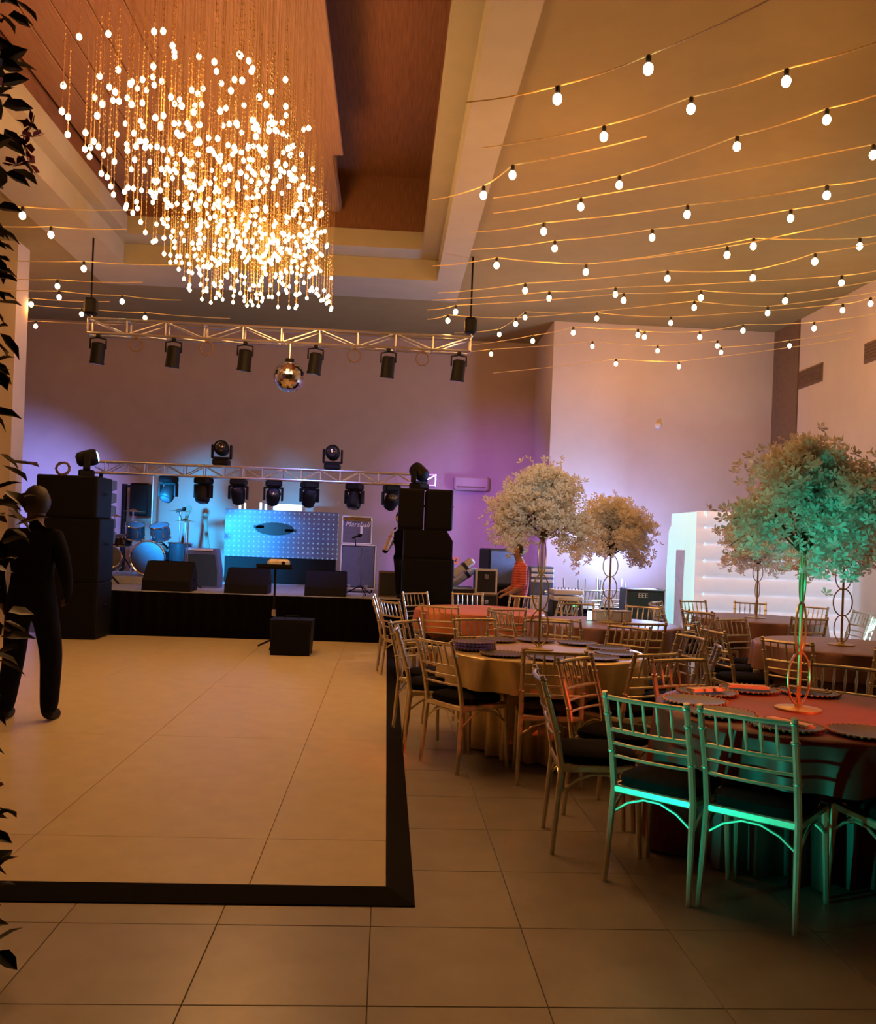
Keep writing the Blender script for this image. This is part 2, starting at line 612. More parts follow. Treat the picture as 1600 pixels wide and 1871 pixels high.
# ------------------------------------------------------------------ trusses and fixtures
def truss(name, label, loc, L, h, d, bay, r=.018):
    t = thing(name, label, 'truss', loc)
    for z in (-h / 2, h / 2):
        for y in (-d / 2, d / 2):
            obj('chord', MB().tube([(-L / 2, y, z), (L / 2, y, z)], r, 8), 'alu', t, smooth=True)
    nbay = round(L / bay)
    w = L / nbay
    post = MB().tube([(0, 0, -h / 2), (0, 0, h / 2)], r * .62, 6).mesh('post', 'alu', True)
    cross = MB().tube([(0, -d / 2, 0), (0, d / 2, 0)], r * .6, 6).mesh('crossbar', 'alu', True)
    up = MB().tube([(-w / 2, 0, -h / 2), (w / 2, 0, h / 2)], r * .55, 6).mesh('diagonal', 'alu', True)
    dn = MB().tube([(-w / 2, 0, h / 2), (w / 2, 0, -h / 2)], r * .55, 6).mesh('diagonal', 'alu', True)
    flat = MB().tube([(-w / 2, -d / 2, 0), (w / 2, d / 2, 0)], r * .5, 6).mesh('brace', 'alu', True)
    for i in range(nbay + 1):
        x = -L / 2 + w * i
        for y in (-d / 2, d / 2):
            put('post', post, t, (x, y, 0))
        for z in (-h / 2, h / 2):
            put('crossbar', cross, t, (x, 0, z))
    for i in range(nbay):
        x = -L / 2 + w * (i + .5)
        for y in (-d / 2, d / 2):
            put('diagonal', up if i % 2 else dn, t, (x, y, 0))
        put('brace', flat, t, (x, 0, -h / 2))
    return t


UT = Vector((-1.50, 12.0, 4.19))
truss('lighting_truss', 'long aluminium truss hung above the stage front under the ceiling', UT, 5.05, .19, .19, .505)
for sx, w in ((-1, 'end over the left-hand speaker stack'), (1, 'end over the right-hand speaker stack')):
    hx = UT.x + sx * 2.525
    t = thing('chain_hoist', 'black chain hoist holding the upper truss at its ' + w, 'hoist', (hx, 12.0, UT.z + .10), 0, 'chain hoists of the upper truss')
    obj('motor', MB().bbox((0, 0, .17), (.16, .16, .22), .03), 'black', t)
    obj('hook', MB().tube([(0, 0, .0), (.03, 0, .03), (0, 0, .07)], .012, 6), 'alu', t)
    obj('chain', MB().tube([(0, 0, .27), (0, 0, CEIL - (.03 if sx < 0 else 0) - UT.z - .1)], .012, 6), 'black', t)
TT = Vector((-1.97, 14.0, 2.475))
truss('stage_truss', 'low aluminium truss across the stage carrying moving heads', TT, 5.4, .17, .17, .30, .016)
for px_, side in ((-4.45, 'left'), (.52, 'right')):
    t = thing('truss_stand', f'black lifting stand under the {side} end of the low truss', 'stand', (px_, 14.0, SD), 0, 'stands of the low truss')
    hh = TT.z - .085 - .016 - SD
    obj('mast', MB().tube([(0, 0, .1), (0, 0, hh)], .03, 8), 'black', t)
    for k in range(3):
        a = k * 2 * PI / 3 + .4
        obj('leg', MB().tube([(0, 0, .35), (.32 * math.cos(a), .32 * math.sin(a), .015)], .015, 6), 'black', t)


def moving_head(label, loc, rot, tilt=0, group=None, lens='glass', s=1.0):
    t = thing('moving_head', label, 'stage light', loc, 0, group, rot)
    obj('base', MB().bbox((0, 0, .05 * s), (.26 * s, .22 * s, .10 * s), .02 * s), 'black', t)
    yk = MB().box((0, 0, .12 * s), (.30 * s, .10 * s, .03 * s))
    for k in (-1, 1):
        yk.bbox((k * .145 * s, 0, .22 * s), (.03 * s, .10 * s, .22 * s), .008 * s)
    obj('yoke', yk, 'black', t)
    hd = obj('head', MB().lathe([(.055 * s, -.15 * s), (.10 * s, -.12 * s), (.115 * s, -.02 * s), (.12 * s, .09 * s), (.105 * s, .13 * s), (.09 * s, .14 * s)], 16, axis='y'), 'black', t, (0, 0, .27 * s), (tilt, 0, 0), smooth=True)
    obj('lens', MB().lathe([(.085 * s, .135 * s), (.06 * s, .155 * s), (.02 * s, .16 * s)], 16, axis='y'), lens, hd, smooth=True)
    return t


hang = [308, 372, 436, 500, 566, 648, 716]
hang_w = ['first of seven from the drum kit side', 'second of seven from the drum kit side', 'third of seven from the drum kit side', 'fourth of seven, in the middle',
          'fifth of seven from the drum kit side', 'sixth of seven, above the guitar amplifier', 'last of seven, beside the right-hand speaker stack']
zt = TT.z - .085 - .016
for i, px_ in enumerate(hang):
    p = onY(px_, 880, 14.0)
    moving_head(f'hanging moving head under the low truss, {hang_w[i]}', (p.x, 14.0, zt), (PI, 0, random.uniform(-.5, .5)), random.choice((-1.1, -.7, .9, 1.3)), 'moving heads under the low truss', s=.95)
zt = TT.z + .085 + .016
for px_, w in ((405, 'nearer the drums'), (608, 'nearer the amplifier')):
    p = onY(px_, 830, 14.0)
    moving_head(f'black moving head on top of the low truss {w}', (p.x, 14.0, zt), (0, 0, PI), .15, 'moving heads on top of the low truss', s=.98)

# lights hanging from the upper truss
can_w = ['at the end over the drum kit', 'second from the drum kit end', 'third from the drum kit end', 'fourth, next to the mirror ball', 'fifth, above the guitar amplifier', 'at the end over the right-hand speakers']
for i, px_ in enumerate((183, 320, 450, 578, 710, 838)):
    p = onY(px_, 640, 12.0)
    z = UT.z - .095 - .018
    t = thing('par_can', f'dark cylindrical lamp hanging from the upper truss {can_w[i]}', 'stage light', (p.x, 11.905, z), random.uniform(-.3, .3), 'cylindrical lamps under the upper truss')
    obj('clamp', MB().bbox((0, 0, -.02), (.05, .05, .045), .008), 'black', t)
    yk = MB().tube([(-.10, 0, -.19), (-.10, 0, -.06), (0, 0, -.04), (.10, 0, -.06), (.10, 0, -.19)], .012, 6)
    obj('yoke', yk, 'black', t)
    b = obj('housing', MB().lathe([(.06, .13), (.088, .11), (.09, -.12), (.098, -.15), (.09, -.155)], 16), 'black', t, (0, 0, -.235), (.12, .1, 0), smooth=True)
    obj('lens', MB().lathe([(.08, -.152), (.05, -.160), (.01, -.162)], 16), 'glass', b, smooth=True)
for px_, w in ((252, 'after the first lamp'), (380, 'after the second lamp'), (648, 'past the mirror ball'), (772, 'before the last lamp')):
    p = onY(px_, 640, 12.0)
    t = thing('ring_light', f'dark ring shaped fixture under the upper truss, {w}', 'stage light', (p.x, 11.905, UT.z - .113), 0, 'ring fixtures under the upper truss')
    obj('clamp', MB().bbox((0, 0, -.015), (.04, .05, .035), .006), 'brown_trim', t)
    obj('ring', MB().tube([(.085 * math.cos(a * PI / 10), 0, -.115 + .085 * math.sin(a * PI / 10)) for a in range(20)], .011, 6, closed=True), 'brown_trim', t, smooth=True)

# mirror ball
p = onY(528, 688, 11.9)
mb_ = thing('mirror_ball', 'silver mirror ball hanging below the upper truss', 'mirror ball', (p.x, 11.905, p.z))
obj('sphere', MB().ball((0, 0, 0), .205, 30, 20), 'mirror', mb_)
obj('cap', MB().lathe([(.06, .20), (.06, .235), (.02, .24)], 12), 'black', mb_)
obj('hanger', MB().tube([(0, 0, .23), (0, 0, UT.z - .095 - p.z)], .006, 6), 'alu', mb_)


# ------------------------------------------------------------------ loudspeakers
def cabinet(name, label, x0, x1, y0, d, z0, z1, group, horn=True):
    w, h = x1 - x0, z1 - z0
    t = thing(name, label, 'loudspeaker', ((x0 + x1) / 2, y0 + d / 2, z0), 0, group)
    obj('body', MB().bbox((0, 0, h / 2), (w, d, h), .015), 'black', t)
    obj('grille', MB().bbox((0, -d / 2 - .006, h / 2), (w * .92, .014, h * .9), .005), 'grille', t)
    obj('handle', MB().tube([(w / 2 + .002, -.07, h * .6), (w / 2 + .022, -.06, h * .6), (w / 2 + .022, .06, h * .6), (w / 2 + .002, .07, h * .6)], .01, 6), 'black', t)
    return t


RY = 12.10
# right-hand stack stands on the floor beside the stage front, on the bare floor next to the dance floor
cabinet('subwoofer', 'large black subwoofer on the floor at the foot of the right-hand stack', .225, .93, RY, .62, 0, .66, 'speakers of the right-hand stack')
cabinet('subwoofer', 'large black subwoofer in the middle of the right-hand stack', .225, .93, RY, .62, .661, 1.28, 'speakers of the right-hand stack')
ts = thing('top_speaker', 'black loudspeaker with tapered side above the subwoofers of the right-hand stack', 'loudspeaker', (.54, RY + .3, 1.281), 0, 'speakers of the right-hand stack')
obj('body', MB().prism([(-.31, 0), (.36, 0), (.36, .25), (.27, .39), (-.31, .39)], -.3, .3, 'xz'), 'black', ts)
obj('grille', MB().prism([(-.29, .02), (.33, .02), (.33, .24), (.25, .37), (-.29, .37)], -.315, -.302, 'xz'), 'grille', ts)
cabinet('top_speaker', 'black loudspeaker at the top of the right-hand stack, left box', .145, .488, RY - .02, .60, 1.672, 2.23, 'speakers of the right-hand stack')
cabinet('top_speaker', 'black loudspeaker at the top of the right-hand stack, right box', .517, .885, RY - .02, .60, 1.672, 2.23, 'speakers of the right-hand stack')
LY = 12.05
cabinet('subwoofer', 'large black subwoofer at the foot of the left-hand stack beside the drums', -4.60, -3.82, LY, .62, .041, .80, 'speakers of the left-hand stack')
cabinet('subwoofer', 'large black subwoofer in the middle of the left-hand stack', -4.60, -3.82, LY, .62, .801, 1.66, 'speakers of the left-hand stack')
cabinet('top_speaker', 'black loudspeaker on top of the left-hand stack, under the bright lamp', -4.66, -3.86, LY - .02, .62, 1.661, 2.22, 'speakers of the left-hand stack')
# lamps on top of the stacks
moving_head('lit moving head with a glowing cyan lens on the left-hand speaker stack', (-4.12, 12.35, 2.221), (0, 0, -1.25), .25, 'lamps on the speaker stacks', 'lit_cyan', .95)
moving_head('unlit moving head on top of the other speaker stack', (.42, 12.4, 2.231), (0, 0, .9), .6, 'lamps on the speaker stacks', s=.9)
t = thing('cable_coil', 'tan coil of cable lying against the lamp on the left-hand stack', 'cable', (-4.42, 12.3, 2.32), 0)
t.rotation_euler = (PI / 2 - .25, 0, .2)
obj('cable_loops', MB().tube([((.085 + .012 * math.sin(a * 1.3)) * math.cos(a * PI / 9), (.085 + .012 * math.sin(a * 1.3)) * math.sin(a * PI / 9), .012 * math.sin(a * .4)) for a in range(55)], .009, 6), 'brown_trim', t, smooth=True)
# slim array on the left
la = thing('line_array', 'slim column of small curved speakers behind the left-hand stack', 'loudspeaker', (-4.20, 13.35, SD))
obj('pole', MB().tube([(0, 0, .0), (0, 0, 1.5)], .025, 8), 'black', la)
for i in range(5):
    obj('array_box', MB().prism([(-.15, 0), (.15, .02), (.15, .15), (-.15, .17)], -.13, .13, 'yz'), 'amp_blue', la, (.02, 0, .68 + i * .185), (.04 * (i - 2), 0, 0))

# ------------------------------------------------------------------ drum kit
dk = thing('drum_kit', 'black drum kit with chrome stands on the left part of the stage', 'drum kit', (-3.92, 14.75, SD + .1225))


def drum(r, h, loc, rot, name='drum', hoop=.012):
    d_ = obj(name, MB().lathe([(r, -h / 2), (r, h / 2)], 24), 'drum_shell', dk, loc, rot, smooth=True)
    obj('drumhead', MB().lathe([(r * .96, h / 2 + .002), (r * .5, h / 2 + .006), (.01, h / 2 + .006)], 24), 'drum_head', d_, smooth=True)
    for z in (-h / 2, h / 2):
        obj('hoop', MB().tube([(r * 1.02 * math.cos(a * PI / 12), r * 1.02 * math.sin(a * PI / 12), z) for a in range(24)], hoop, 6, closed=True), 'chrome', d_, smooth=True)
    for k in range(6):
        a = k * PI / 3
        obj('lug', MB().box((r * 1.02 * math.cos(a), r * 1.02 * math.sin(a), 0), (.02, .02, h * .5)), 'chrome', d_)
    return d_


drum(.27, .40, (.08, 0, .296), (PI / 2, 0, 0), 'bass_drum', .016)
drum(.15, .22, (-.18, -.02, .72), (.35, .1, 0), 'tom')
drum(.15, .22, (.22, -.02, .72), (.35, -.1, 0), 'tom')
drum(.19, .38, (.52, .12, .36), (0, 0, 0), 'floor_tom')
drum(.16, .14, (-.42, .08, .56), (.15, 0, 0), 'snare')
drum(.17, .34, (-.52, -.12, .26), (PI / 2 - .2, 0, .2), 'side_tom')
for x, y, z, r in ((-.55, .1, .95, .17), (-.30, .25, 1.05, .2), (.48, .2, 1.08, .22), (.62, -.02, .92, .17)):
    sdd = obj('cymbal_stand', MB().tube([(x, y, .02), (x, y, z + .03)], .011, 6), 'chrome', dk)
    for k in range(3):
        a = k * 2 * PI / 3 + x
        obj('leg', MB().tube([(x, y, .25), (x + .18 * math.cos(a), y + .18 * math.sin(a), .01)], .008, 6), 'chrome', sdd)
    obj('cymbal', MB().lathe([(r, z - .005), (r * .4, z + .012), (r * .15, z + .035), (.01, z + .04)], 24, (x, y, 0)), 'brass', dk, smooth=True)
obj('throne', MB().lathe([(.02, .0), (.02, .42), (.16, .43), (.16, .5), (.14, .52)], 16, (0, .6, 0)), 'black', dk, smooth=True)


def mic_stand(label, loc, h, boom, rz=0, group=None):
    t = thing('microphone_stand', label, 'microphone stand', loc, rz, group)
    obj('pole', MB().tube([(0, 0, .12), (0, 0, h)], .010, 6), 'alu', t)
    for k in range(3):
        a = k * 2 * PI / 3 + .5
        obj('leg', MB().tube([(0, 0, .14), (.24 * math.cos(a), .24 * math.sin(a), .01)], .009, 6), 'black', t)
    obj('boom', MB().tube([(-.1, 0, h - .02), (boom, 0, h + .12)], .008, 6), 'black', t)
    obj('microphone', MB().lathe([(.012, -.08), (.016, .02), (.028, .03), (.03, .06), (.015, .085)], 10), 'black', t, (boom + .03, 0, h + .14), (0, 1.2, 0), smooth=True)
    return t


p = onY(343, 985, 13.72)
mic_stand('thin microphone stand beside the drum kit', (p.x, 13.72, SD), 1.05, -.15, 0, 'microphone stands on stage')
p = onY(660, 1030, 13.6)
mic_stand('microphone stand in front of the guitar amplifier', (p.x, 13.6, SD), .75, -.12, .4, 'microphone stands on stage')
p = onY(278, 920, 15.95)
t = thing('light_pole', 'tall slim vertical pole behind the drum kit', 'pole', (p.x, 15.95, SD + .1225))
obj('shaft', MB().tube([(0, 0, .0), (0, 0, 1.73)], .016, 8), 'alu', t)
obj('foot', MB().lathe([(.16, .0), (.16, .02), (.03, .04)], 16), 'black', t)
# speaker on a stand behind the drums
p = onY(226, 940, 16.6)
t = thing('pole_speaker', 'black speaker on a tall stand behind the drums', 'loudspeaker', (p.x, 16.6, SD))
obj('pole', MB().tube([(0, 0, .1), (0, 0, 1.70)], .05, 8), 'black', t)
obj('cabinet', MB().bbox((.30, 0, 1.42), (.34, .3, .6), .03), 'black', t)
obj('bracket', MB().box((.08, 0, 1.66), (.16, .06, .04)), 'black', t)
for k in range(3):
    a = k * 2 * PI / 3
    obj('leg', MB().tube([(0, 0, .4), (.27 * math.cos(a), .27 * math.sin(a), .014)], .014, 6), 'black', t)


# ------------------------------------------------------------------ wedges, amplifiers, light panel
def wedge(label, px0, px1, Y, h=.36):
    a, b = onY(px0, 1080, Y), onY(px1, 1080, Y)
    w = b.x - a.x
    t = thing('stage_monitor', label, 'stage monitor', ((a.x + b.x) / 2, Y, SD), 0, 'black stage monitors along the stage front')
    obj('body', MB().prism([(0, 0), (.46, 0), (.46, h * .55), (.30, h), (.02, h * .35)], -w / 2, w / 2, 'yz'), 'black', t)
    obj('grille', MB().prism([(.47, h * .60), (.468, h * .62), (.312, h + .008), (.31, h - .01)], -w / 2 + .03, w / 2 - .03, 'yz'), 'grille', t)
    obj('handle', MB().tube([(w / 2 + .002, .2, h * .4), (w / 2 + .014, .22, h * .4), (w / 2 + .014, .32, h * .4), (w / 2 + .002, .34, h * .4)], .008, 6), 'black', t)


wedge('black wedge monitor on the stage edge in front of the drum kit', 258, 347, 12.95, .42)
wedge('black wedge monitor on the stage edge in front of the light panel', 409, 488, 12.95, .36)
wedge('black wedge monitor on the stage edge before the guitar amplifier', 556, 631, 12.95, .36)

a = onY(408, 1047, 15.9)
b = onY(619, 937, 15.9)
lp = thing('dotted_screen', 'wide perforated panel with rows of lit dots at the back of the stage', 'panel', ((a.x + b.x) / 2, 15.9, SD))
pw = b.x - a.x
ph = b.z - SD
obj('face', MB().bbox((0, 0, .46 + (ph - .46) / 2), (pw, .08, ph - .46), .01), 'dots', lp)
obj('plinth', MB().bbox((0, .01, .23), (pw * .98, .10, .458), .01), 'black', lp)
em = MB()
em.lathe([(.34, -.048), (.34, -.042)], 28, axis='y')
em.v = [(v[0], v[1], v[2] * .34) for v in em.v]
em.box((-.28, -.045, .03), (.18, .006, .05)).box((.28, -.045, -.02), (.2, .006, .05))
obj('emblem', em, 'ink', lp, (-.12, 0, ph - .33))
zt = SD + ph
for k, (px_, hh) in enumerate(((438, .13), (447, .11), (476, .13), (485, .11))):
    p = onY(px_, 935, 15.9)
    tag(obj('light_tube', MB().bbox((0, 0, hh / 2), (.035, .035, hh), .008), 'lit_white', None, (p.x, 15.9, zt + .0005)),
        ['first of four short glowing tubes on the dotted panel, nearest the drums', 'second short glowing tube on the dotted panel from the drums', 'third short glowing tube on the dotted panel from the drums', 'fourth short glowing tube on the dotted panel, nearest the bright rectangle'][k], 'light', 'glowing tubes on the dotted panel')
p = onY(525, 939, 15.9)
tag(obj('light_box', MB().bbox((0, 0, .06), (.50, .05, .11), .008), 'lit_white', None, (p.x, 15.9, zt + .0005)), 'bright white glowing rectangle standing on the dotted panel', 'light')


def text_obj(name, body, size, m, parent, loc, rot, shear=0, extrude=.003):
    c = bpy.data.curves.new(name, 'FONT')
    c.body = body
    c.size = size
    c.shear = shear
    c.extrude = extrude
    c.align_x = 'CENTER'
    c.align_y = 'CENTER'
    o = bpy.data.objects.new(name, c)
    COL.objects.link(o)
    dg = bpy.context.evaluated_depsgraph_get()
    me = bpy.data.meshes.new_from_object(o.evaluated_get(dg))
    bpy.data.objects.remove(o)
    me.materials.clear()
    me.materials.append(M[m])
    return put(name, me, parent, loc, rot)


def amp(name, label, cat, x0, x1, Y, d, z0, z1, edge='white', face='grey_amp', wheels=False):
    w, h = x1 - x0, z1 - z0
    t = thing(name, label, cat, ((x0 + x1) / 2, Y, z0))
    if wheels:
        for sx in (-1, 1):
            for sy in (-1, 1):
                obj('caster', MB().lathe([(.03, -.012), (.03, .012)], 12, (sx * w * .4, sy * d * .3 + d / 2, .03), 'x'), 'black', t)
        zb = .055
    else:
        zb = 0
    obj('body', MB().bbox((0, d / 2, (h + zb) / 2), (w, d, h - zb), .015), 'case', t)
    obj('grille', MB().bbox((0, -.004, (h + zb) / 2), (w * .90, .02, (h - zb) * .90), .006), face, t)
    e = .022
    for nm, c, s_ in (('edge_strip', (0, -.008, h - e / 2), (w, .02, e)), ('edge_strip', (0, -.008, zb + e / 2), (w, .02, e)),
                      ('edge_strip', (-w / 2 + e / 2, -.008, (h + zb) / 2), (e, .02, h - zb)), ('edge_strip', (w / 2 - e / 2, -.008, (h + zb) / 2), (e, .02, h - zb))):
        obj(nm, MB().bbox(c, s_, .004), edge, t)
    return t


a, b = onY(620, 1062, 14.1), onY(688, 996, 14.1)
zc = SD
c1 = amp('flight_case', 'upright case with pale aluminium edges under the guitar amplifier', 'flight case', a.x, b.x, 14.1, .45, zc, b.z, 'white', 'amp_blue', True)
obj('latch', MB().bbox((-.14, -.022, .1), (.07, .02, .05), .006), 'alu', c1)
obj('latch', MB().bbox((.14, -.022, .1), (.07, .02, .05), .006), 'alu', c1)
a, b2 = onY(623, 993, 14.1), onY(681, 944, 14.1)
am = amp('guitar_amplifier', 'guitar amplifier with white script logo stacked on the upright case', 'amplifier', a.x, b2.x, 14.12, .35, b.z + .001, b2.z, 'white', 'grey_amp')
obj('control_panel', MB().bbox((0, -.016, b2.z - b.z - .055), ((b2.x - a.x) * .92, .02, .05), .004), 'brass', am)
text_obj('logo', 'Marshall', .115, 'white', am, (0, -.018, b2.z - b.z - .135), (PI / 2, 0, 0), .35)
obj('cloth_tag', MB().box((.07, -.022, (b2.z - b.z) * .52), (.035, .01, .13)), 'white', am)
a, b = onY(690, 1095, 13.3), onY(722, 1045, 13.3)
amp('flight_case', 'dark flight case on the stage edge behind the right-hand speakers', 'flight case', a.x, b.x + .1, 13.3, .4, SD, b.z, 'brown_trim', 'case')
# keyboard amplifier by the drums with guitars behind it
a, b = onY(335, 1050, 14.0), onY(402, 1003, 14.0)
t = thing('keyboard_amplifier', 'wide blue-grey amplifier with slanted sides and pale top strip beside the drums', 'amplifier', ((a.x + b.x) / 2, 14.0, SD + .0))
w = b.x - a.x
hz = b.z - SD
obj('body', MB().prism([(-w * .5, 0), (w * .5, 0), (w * .5, hz * .45), (w * .40, hz), (-w * .46, hz), (-w * .5, hz * .45)], -.02, .3, 'xz'), 'amp_blue', t)
obj('grille', MB().prism([(-w * .45, .04), (w * .45, .04), (w * .45, hz * .42), (w * .37, hz * .85), (-w * .42, hz * .85), (-w * .45, hz * .42)], -.032, -.021, 'xz'), 'teal_grille', t)
obj('top_strip', MB().bbox((-w * .05, -.03, hz - .02), (w * .72, .02, .03), .004), 'white', t)
obj('foot', MB().box((0, .14, -.0 + .004), (w * .7, .2, .008)), 'black', t)
for k, (px_, lean, w_) in enumerate(((326, .10, 'nearest the drums'), (388, -.16, 'next to the light panel'))):
    p = onY(px_, 1000, 15.75)
    t = thing('electric_guitar', f'dark guitar leaning on a stand behind the slanted amplifier, {w_}', 'guitar', (p.x, 15.75, SD + (.157 if k == 0 else .035)), 0, 'guitars behind the slanted amplifier')
    t.rotation_euler = (-.12, lean, 0)
    poly = [(.0, .06), (.10, .04), (.16, .10), (.15, .20), (.11, .26), (.15, .34), (.12, .43), (.04, .40), (-.04, .40), (-.12, .43), (-.15, .34), (-.11, .26), (-.15, .20), (-.16, .10), (-.10, .04)]
    obj('body', MB().prism(poly, -.025, .025, 'xz'), 'drum_shell', t)
    obj('neck', MB().box((0, 0, .70), (.055, .025, .64)), 'brown_trim', t)
    obj('headstock', MB().prism([(-.03, 1.0), (.03, 1.0), (.06, 1.16), (.02, 1.20), (-.04, 1.17)], -.012, .012, 'xz'), 'brown_trim', t)
    obj('stand', MB().tube([(-.14, -.12, .0), (-.1, .02, .05), (0, .08, .3), (.1, .02, .05), (.14, -.12, .0)], .012, 6), 'black', t)

# music stand with a white box on it, black box on the dance floor
p = onY(503, 1045, 11.75)
ms = thing('music_stand', 'black music stand in front of the stage', 'music stand', (p.x, 11.75, .04))
zt = p.z
obj('desk', MB().bbox((0, 0, zt - .04 + .055), (.46, .28, .03), .01), 'black', ms, (0, 0, 0))
obj('lip', MB().box((0, -.14, zt - .04 + .085), (.46, .02, .04)), 'black', ms)
obj('pole', MB().tube([(0, 0, .06), (0, 0, zt - .0)], .014, 8), 'black', ms)
obj('collar', MB().lathe([(.03, .42), (.03, .50), (.014, .51)], 10), 'alu', ms)
for k in range(3):
    a = k * 2 * PI / 3 + .5
    obj('leg', MB().tube([(0, 0, .12), (.24 * math.cos(a), .24 * math.sin(a), .012)], .012, 6), 'black', ms)
pj = thing('projector', 'small white rounded box lying on the music stand', 'projector', (p.x + .04, 11.76, zt + .0705), 0)
obj('body', MB().bbox((0, 0, .05), (.28, .20, .095), .03), 'white', pj)
obj('lens', MB().lathe([(.025, -.012), (.025, .0)], 12, (.07, -.101, .05), 'y'), 'black', pj)
a, b = onZ(492, 1197, .04), onZ(567, 1198, .04)
t = thing('black_box', 'black box standing on the dance floor before the stage', 'loudspeaker', ((a.x + b.x) / 2, a.y + .18, .0405), -.02)
w = b.x - a.x
obj('body', MB().prism([(-w / 2 + .01, 0), (w / 2 - .01, 0), (w / 2 + .01, .44), (-w / 2 - .01, .44)], -.18, .2, 'xz'), 'black', t)
obj('grille', MB().bbox((0, -.186, .22), (w * .9, .014, .39), .005), 'grille', t)
obj('handle', MB().tube([(-.09, 0, .441), (-.08, 0, .475), (.08, 0, .475), (.09, 0, .441)], .01, 6), 'black', t)


# ------------------------------------------------------------------ equipment by the back wall
def crate(label, x, y, z, w, d, h, rz=0, body='case', group=None, edge='alu', cat='flight case', name='equipment_case'):
    t = thing(name, label, cat, (x, y, z), rz, group)
    obj('body', MB().bbox((0, 0, h / 2), (w - .02, d - .02, h - .02), .01), body, t)
    e = .025
    for sx in (-1, 1):
        for sy in (-1, 1):
            obj('edge_strip', MB().box((sx * (w / 2 - e / 2), sy * (d / 2 - e / 2), h / 2), (e, e, h)), edge, t)
    for sz in (e / 2, h - e / 2):
        for sy in (-1, 1):
            obj('edge_strip', MB().box((0, sy * (d / 2 - e / 2), sz), (w - 2 * e, e, e)), edge, t)
        for sx in (-1, 1):
            obj('edge_strip', MB().box((sx * (w / 2 - e / 2), 0, sz), (e, d - 2 * e, e)), edge, t)
    obj('latch', MB().bbox((0, -d / 2 - .004, h * .7), (.06, .014, .06), .004), 'chrome', t)
    return t


def kb(label, p0, p1, Y, thick):
    a, b = onY(*p0, Y), onY(*p1, Y)
    d = b - a
    L = d.length
    t = thing('keyboard_case', label, 'keyboard case', (a + b) / 2, 0, 'keyboard cases leaning by the right-hand speakers')
    t.rotation_euler = (0, -math.atan2(d.z, d.x), 0)
    obj('shell', MB().bbox((0, 0, 0), (L, .32, thick), .025), 'white', t)
    obj('strap', MB().box((L * .2, 0, 0), (.05, .325, thick + .008)), 'case', t)


kb('upper pale keyboard case leaning on the gear beside the right-hand speakers', (812, 1062), (864, 1023), 12.95, .10)
kb('lower pale keyboard case leaning on the gear beside the right-hand speakers', (822, 1072), (866, 1040), 13.30, .09)
p = onY(842, 1090, 13.1)
crate('low black case under the leaning keyboard cases', p.x - .02, 13.15, 0, .42, .5, .86, 0, 'case', 'cases by the back wall')
q = onY(886, 1060, 13.0)
crate('open framed pale-edged case, topmost of the stack next to the keyboard cases', q.x, 13.0, .78, .32, .34, .36, 0, 'case', 'cases by the back wall', 'white')
crate('pale-edged case, middle of the stack next to the keyboard cases', q.x + .01, 13.0, .40, .34, .36, .379, 0, 'case', 'cases by the back wall', 'brown_trim')
crate('case at the bottom of the stack next to the keyboard cases', q.x, 13.02, 0, .38, .40, .399, 0, 'case', 'cases by the back wall')
q = onY(908, 1050, 13.9)
t = thing('tall_speaker', 'tall dark blue speaker cabinet behind the man in red', 'loudspeaker', (q.x, 13.9, 0), .25)
obj('body', MB().bbox((0, 0, .72), (.46, .45, 1.44), .02), 'case', t)
obj('grille', MB().bbox((0, -.23, 1.15), (.42, .02, .5), .006), 'amp_blue', t)
obj('grille', MB().bbox((0, -.23, .48), (.42, .02, .76), .006), 'grille', t)
q = onY(986, 1060, 13.5)
t = thing('equipment_rack', 'tall rack with white units at the top behind the man in red', 'rack', (q.x, 13.5, 0))
obj('cabinet', MB().bbox((0, 0, .60), (.36, .4, 1.19), .012), 'amp_blue', t)
for k, (z, h) in enumerate(((1.14, .05), (1.06, .05), (.98, .04), (.64, .24))):
    obj('rack_unit', MB().bbox((0, -.205, z), (.34, .03, h), .006), 'white', t)
obj('lamp', MB().ball((.06, -.21, .82), .03, 8, 6), 'chrome', t)
q = onY(1033, 1090, 12.95)
t = thing('mixer_rack', 'short rack with white mixer on top and green lights', 'rack', (q.x, 12.95, 0))
obj('cabinet', MB().bbox((0, 0, .36), (.44, .42, .72), .012), 'case', t)
for z in (.76, .85):
    obj('mixer', MB().bbox((0, -.02, z), (.44, .40, .07), .012), 'white', t)
kn = MB()
for i in range(8):
    kn.lathe([(.012, 0), (.012, .03)], 8, (-.18 + i * .05, -.1, .885))
obj('knobs', kn, 'chrome', t)
obj('status_light', MB().bbox((.10, -.216, .66), (.10, .02, .025), .005), 'lit_green', t)
obj('status_light', MB().bbox((-.10, -.216, .68), (.08, .02, .03), .005), 'lit_white', t)
obj('status_light', MB().bbox((-.06, -.216, .25), (.03, .02, .02), .004), 'lit_white', t)
obj('status_light', MB().bbox((.03, -.216, .25), (.03, .02, .02), .004), 'lit_white', t)
a, b = onY(1143, 1080, 12.9), onY(1215, 1084, 12.9)
cab = amp('guitar_cabinet', 'dark teal speaker cabinet with pale rim beside the inflatable booth', 'amplifier', a.x, b.x, 12.9, .36, 0, .93, 'alu', 'teal_grille', True)
text_obj('badge', 'EEE', .10, 'white', cab, (-.04, -.018, .83), (PI / 2, 0, 0))
tag(obj('wall_notice', MB().box((0, 0, 0), (.11, .01, .13)), 'sign', None, onY(833, 1024, 16.99)), 'small orange notice on the back wall above the keyboard cases', 'sign')
nt_ = bpy.data.objects['wall_notice']
obj('notice_mark', MB().prism([(-.02, -.03), (.012, -.03), (.0, 0), (.03, 0), (-.015, .045), (-.002, .008), (-.03, .008)], -.007, -.0055, 'xz'), 'ink', nt_)
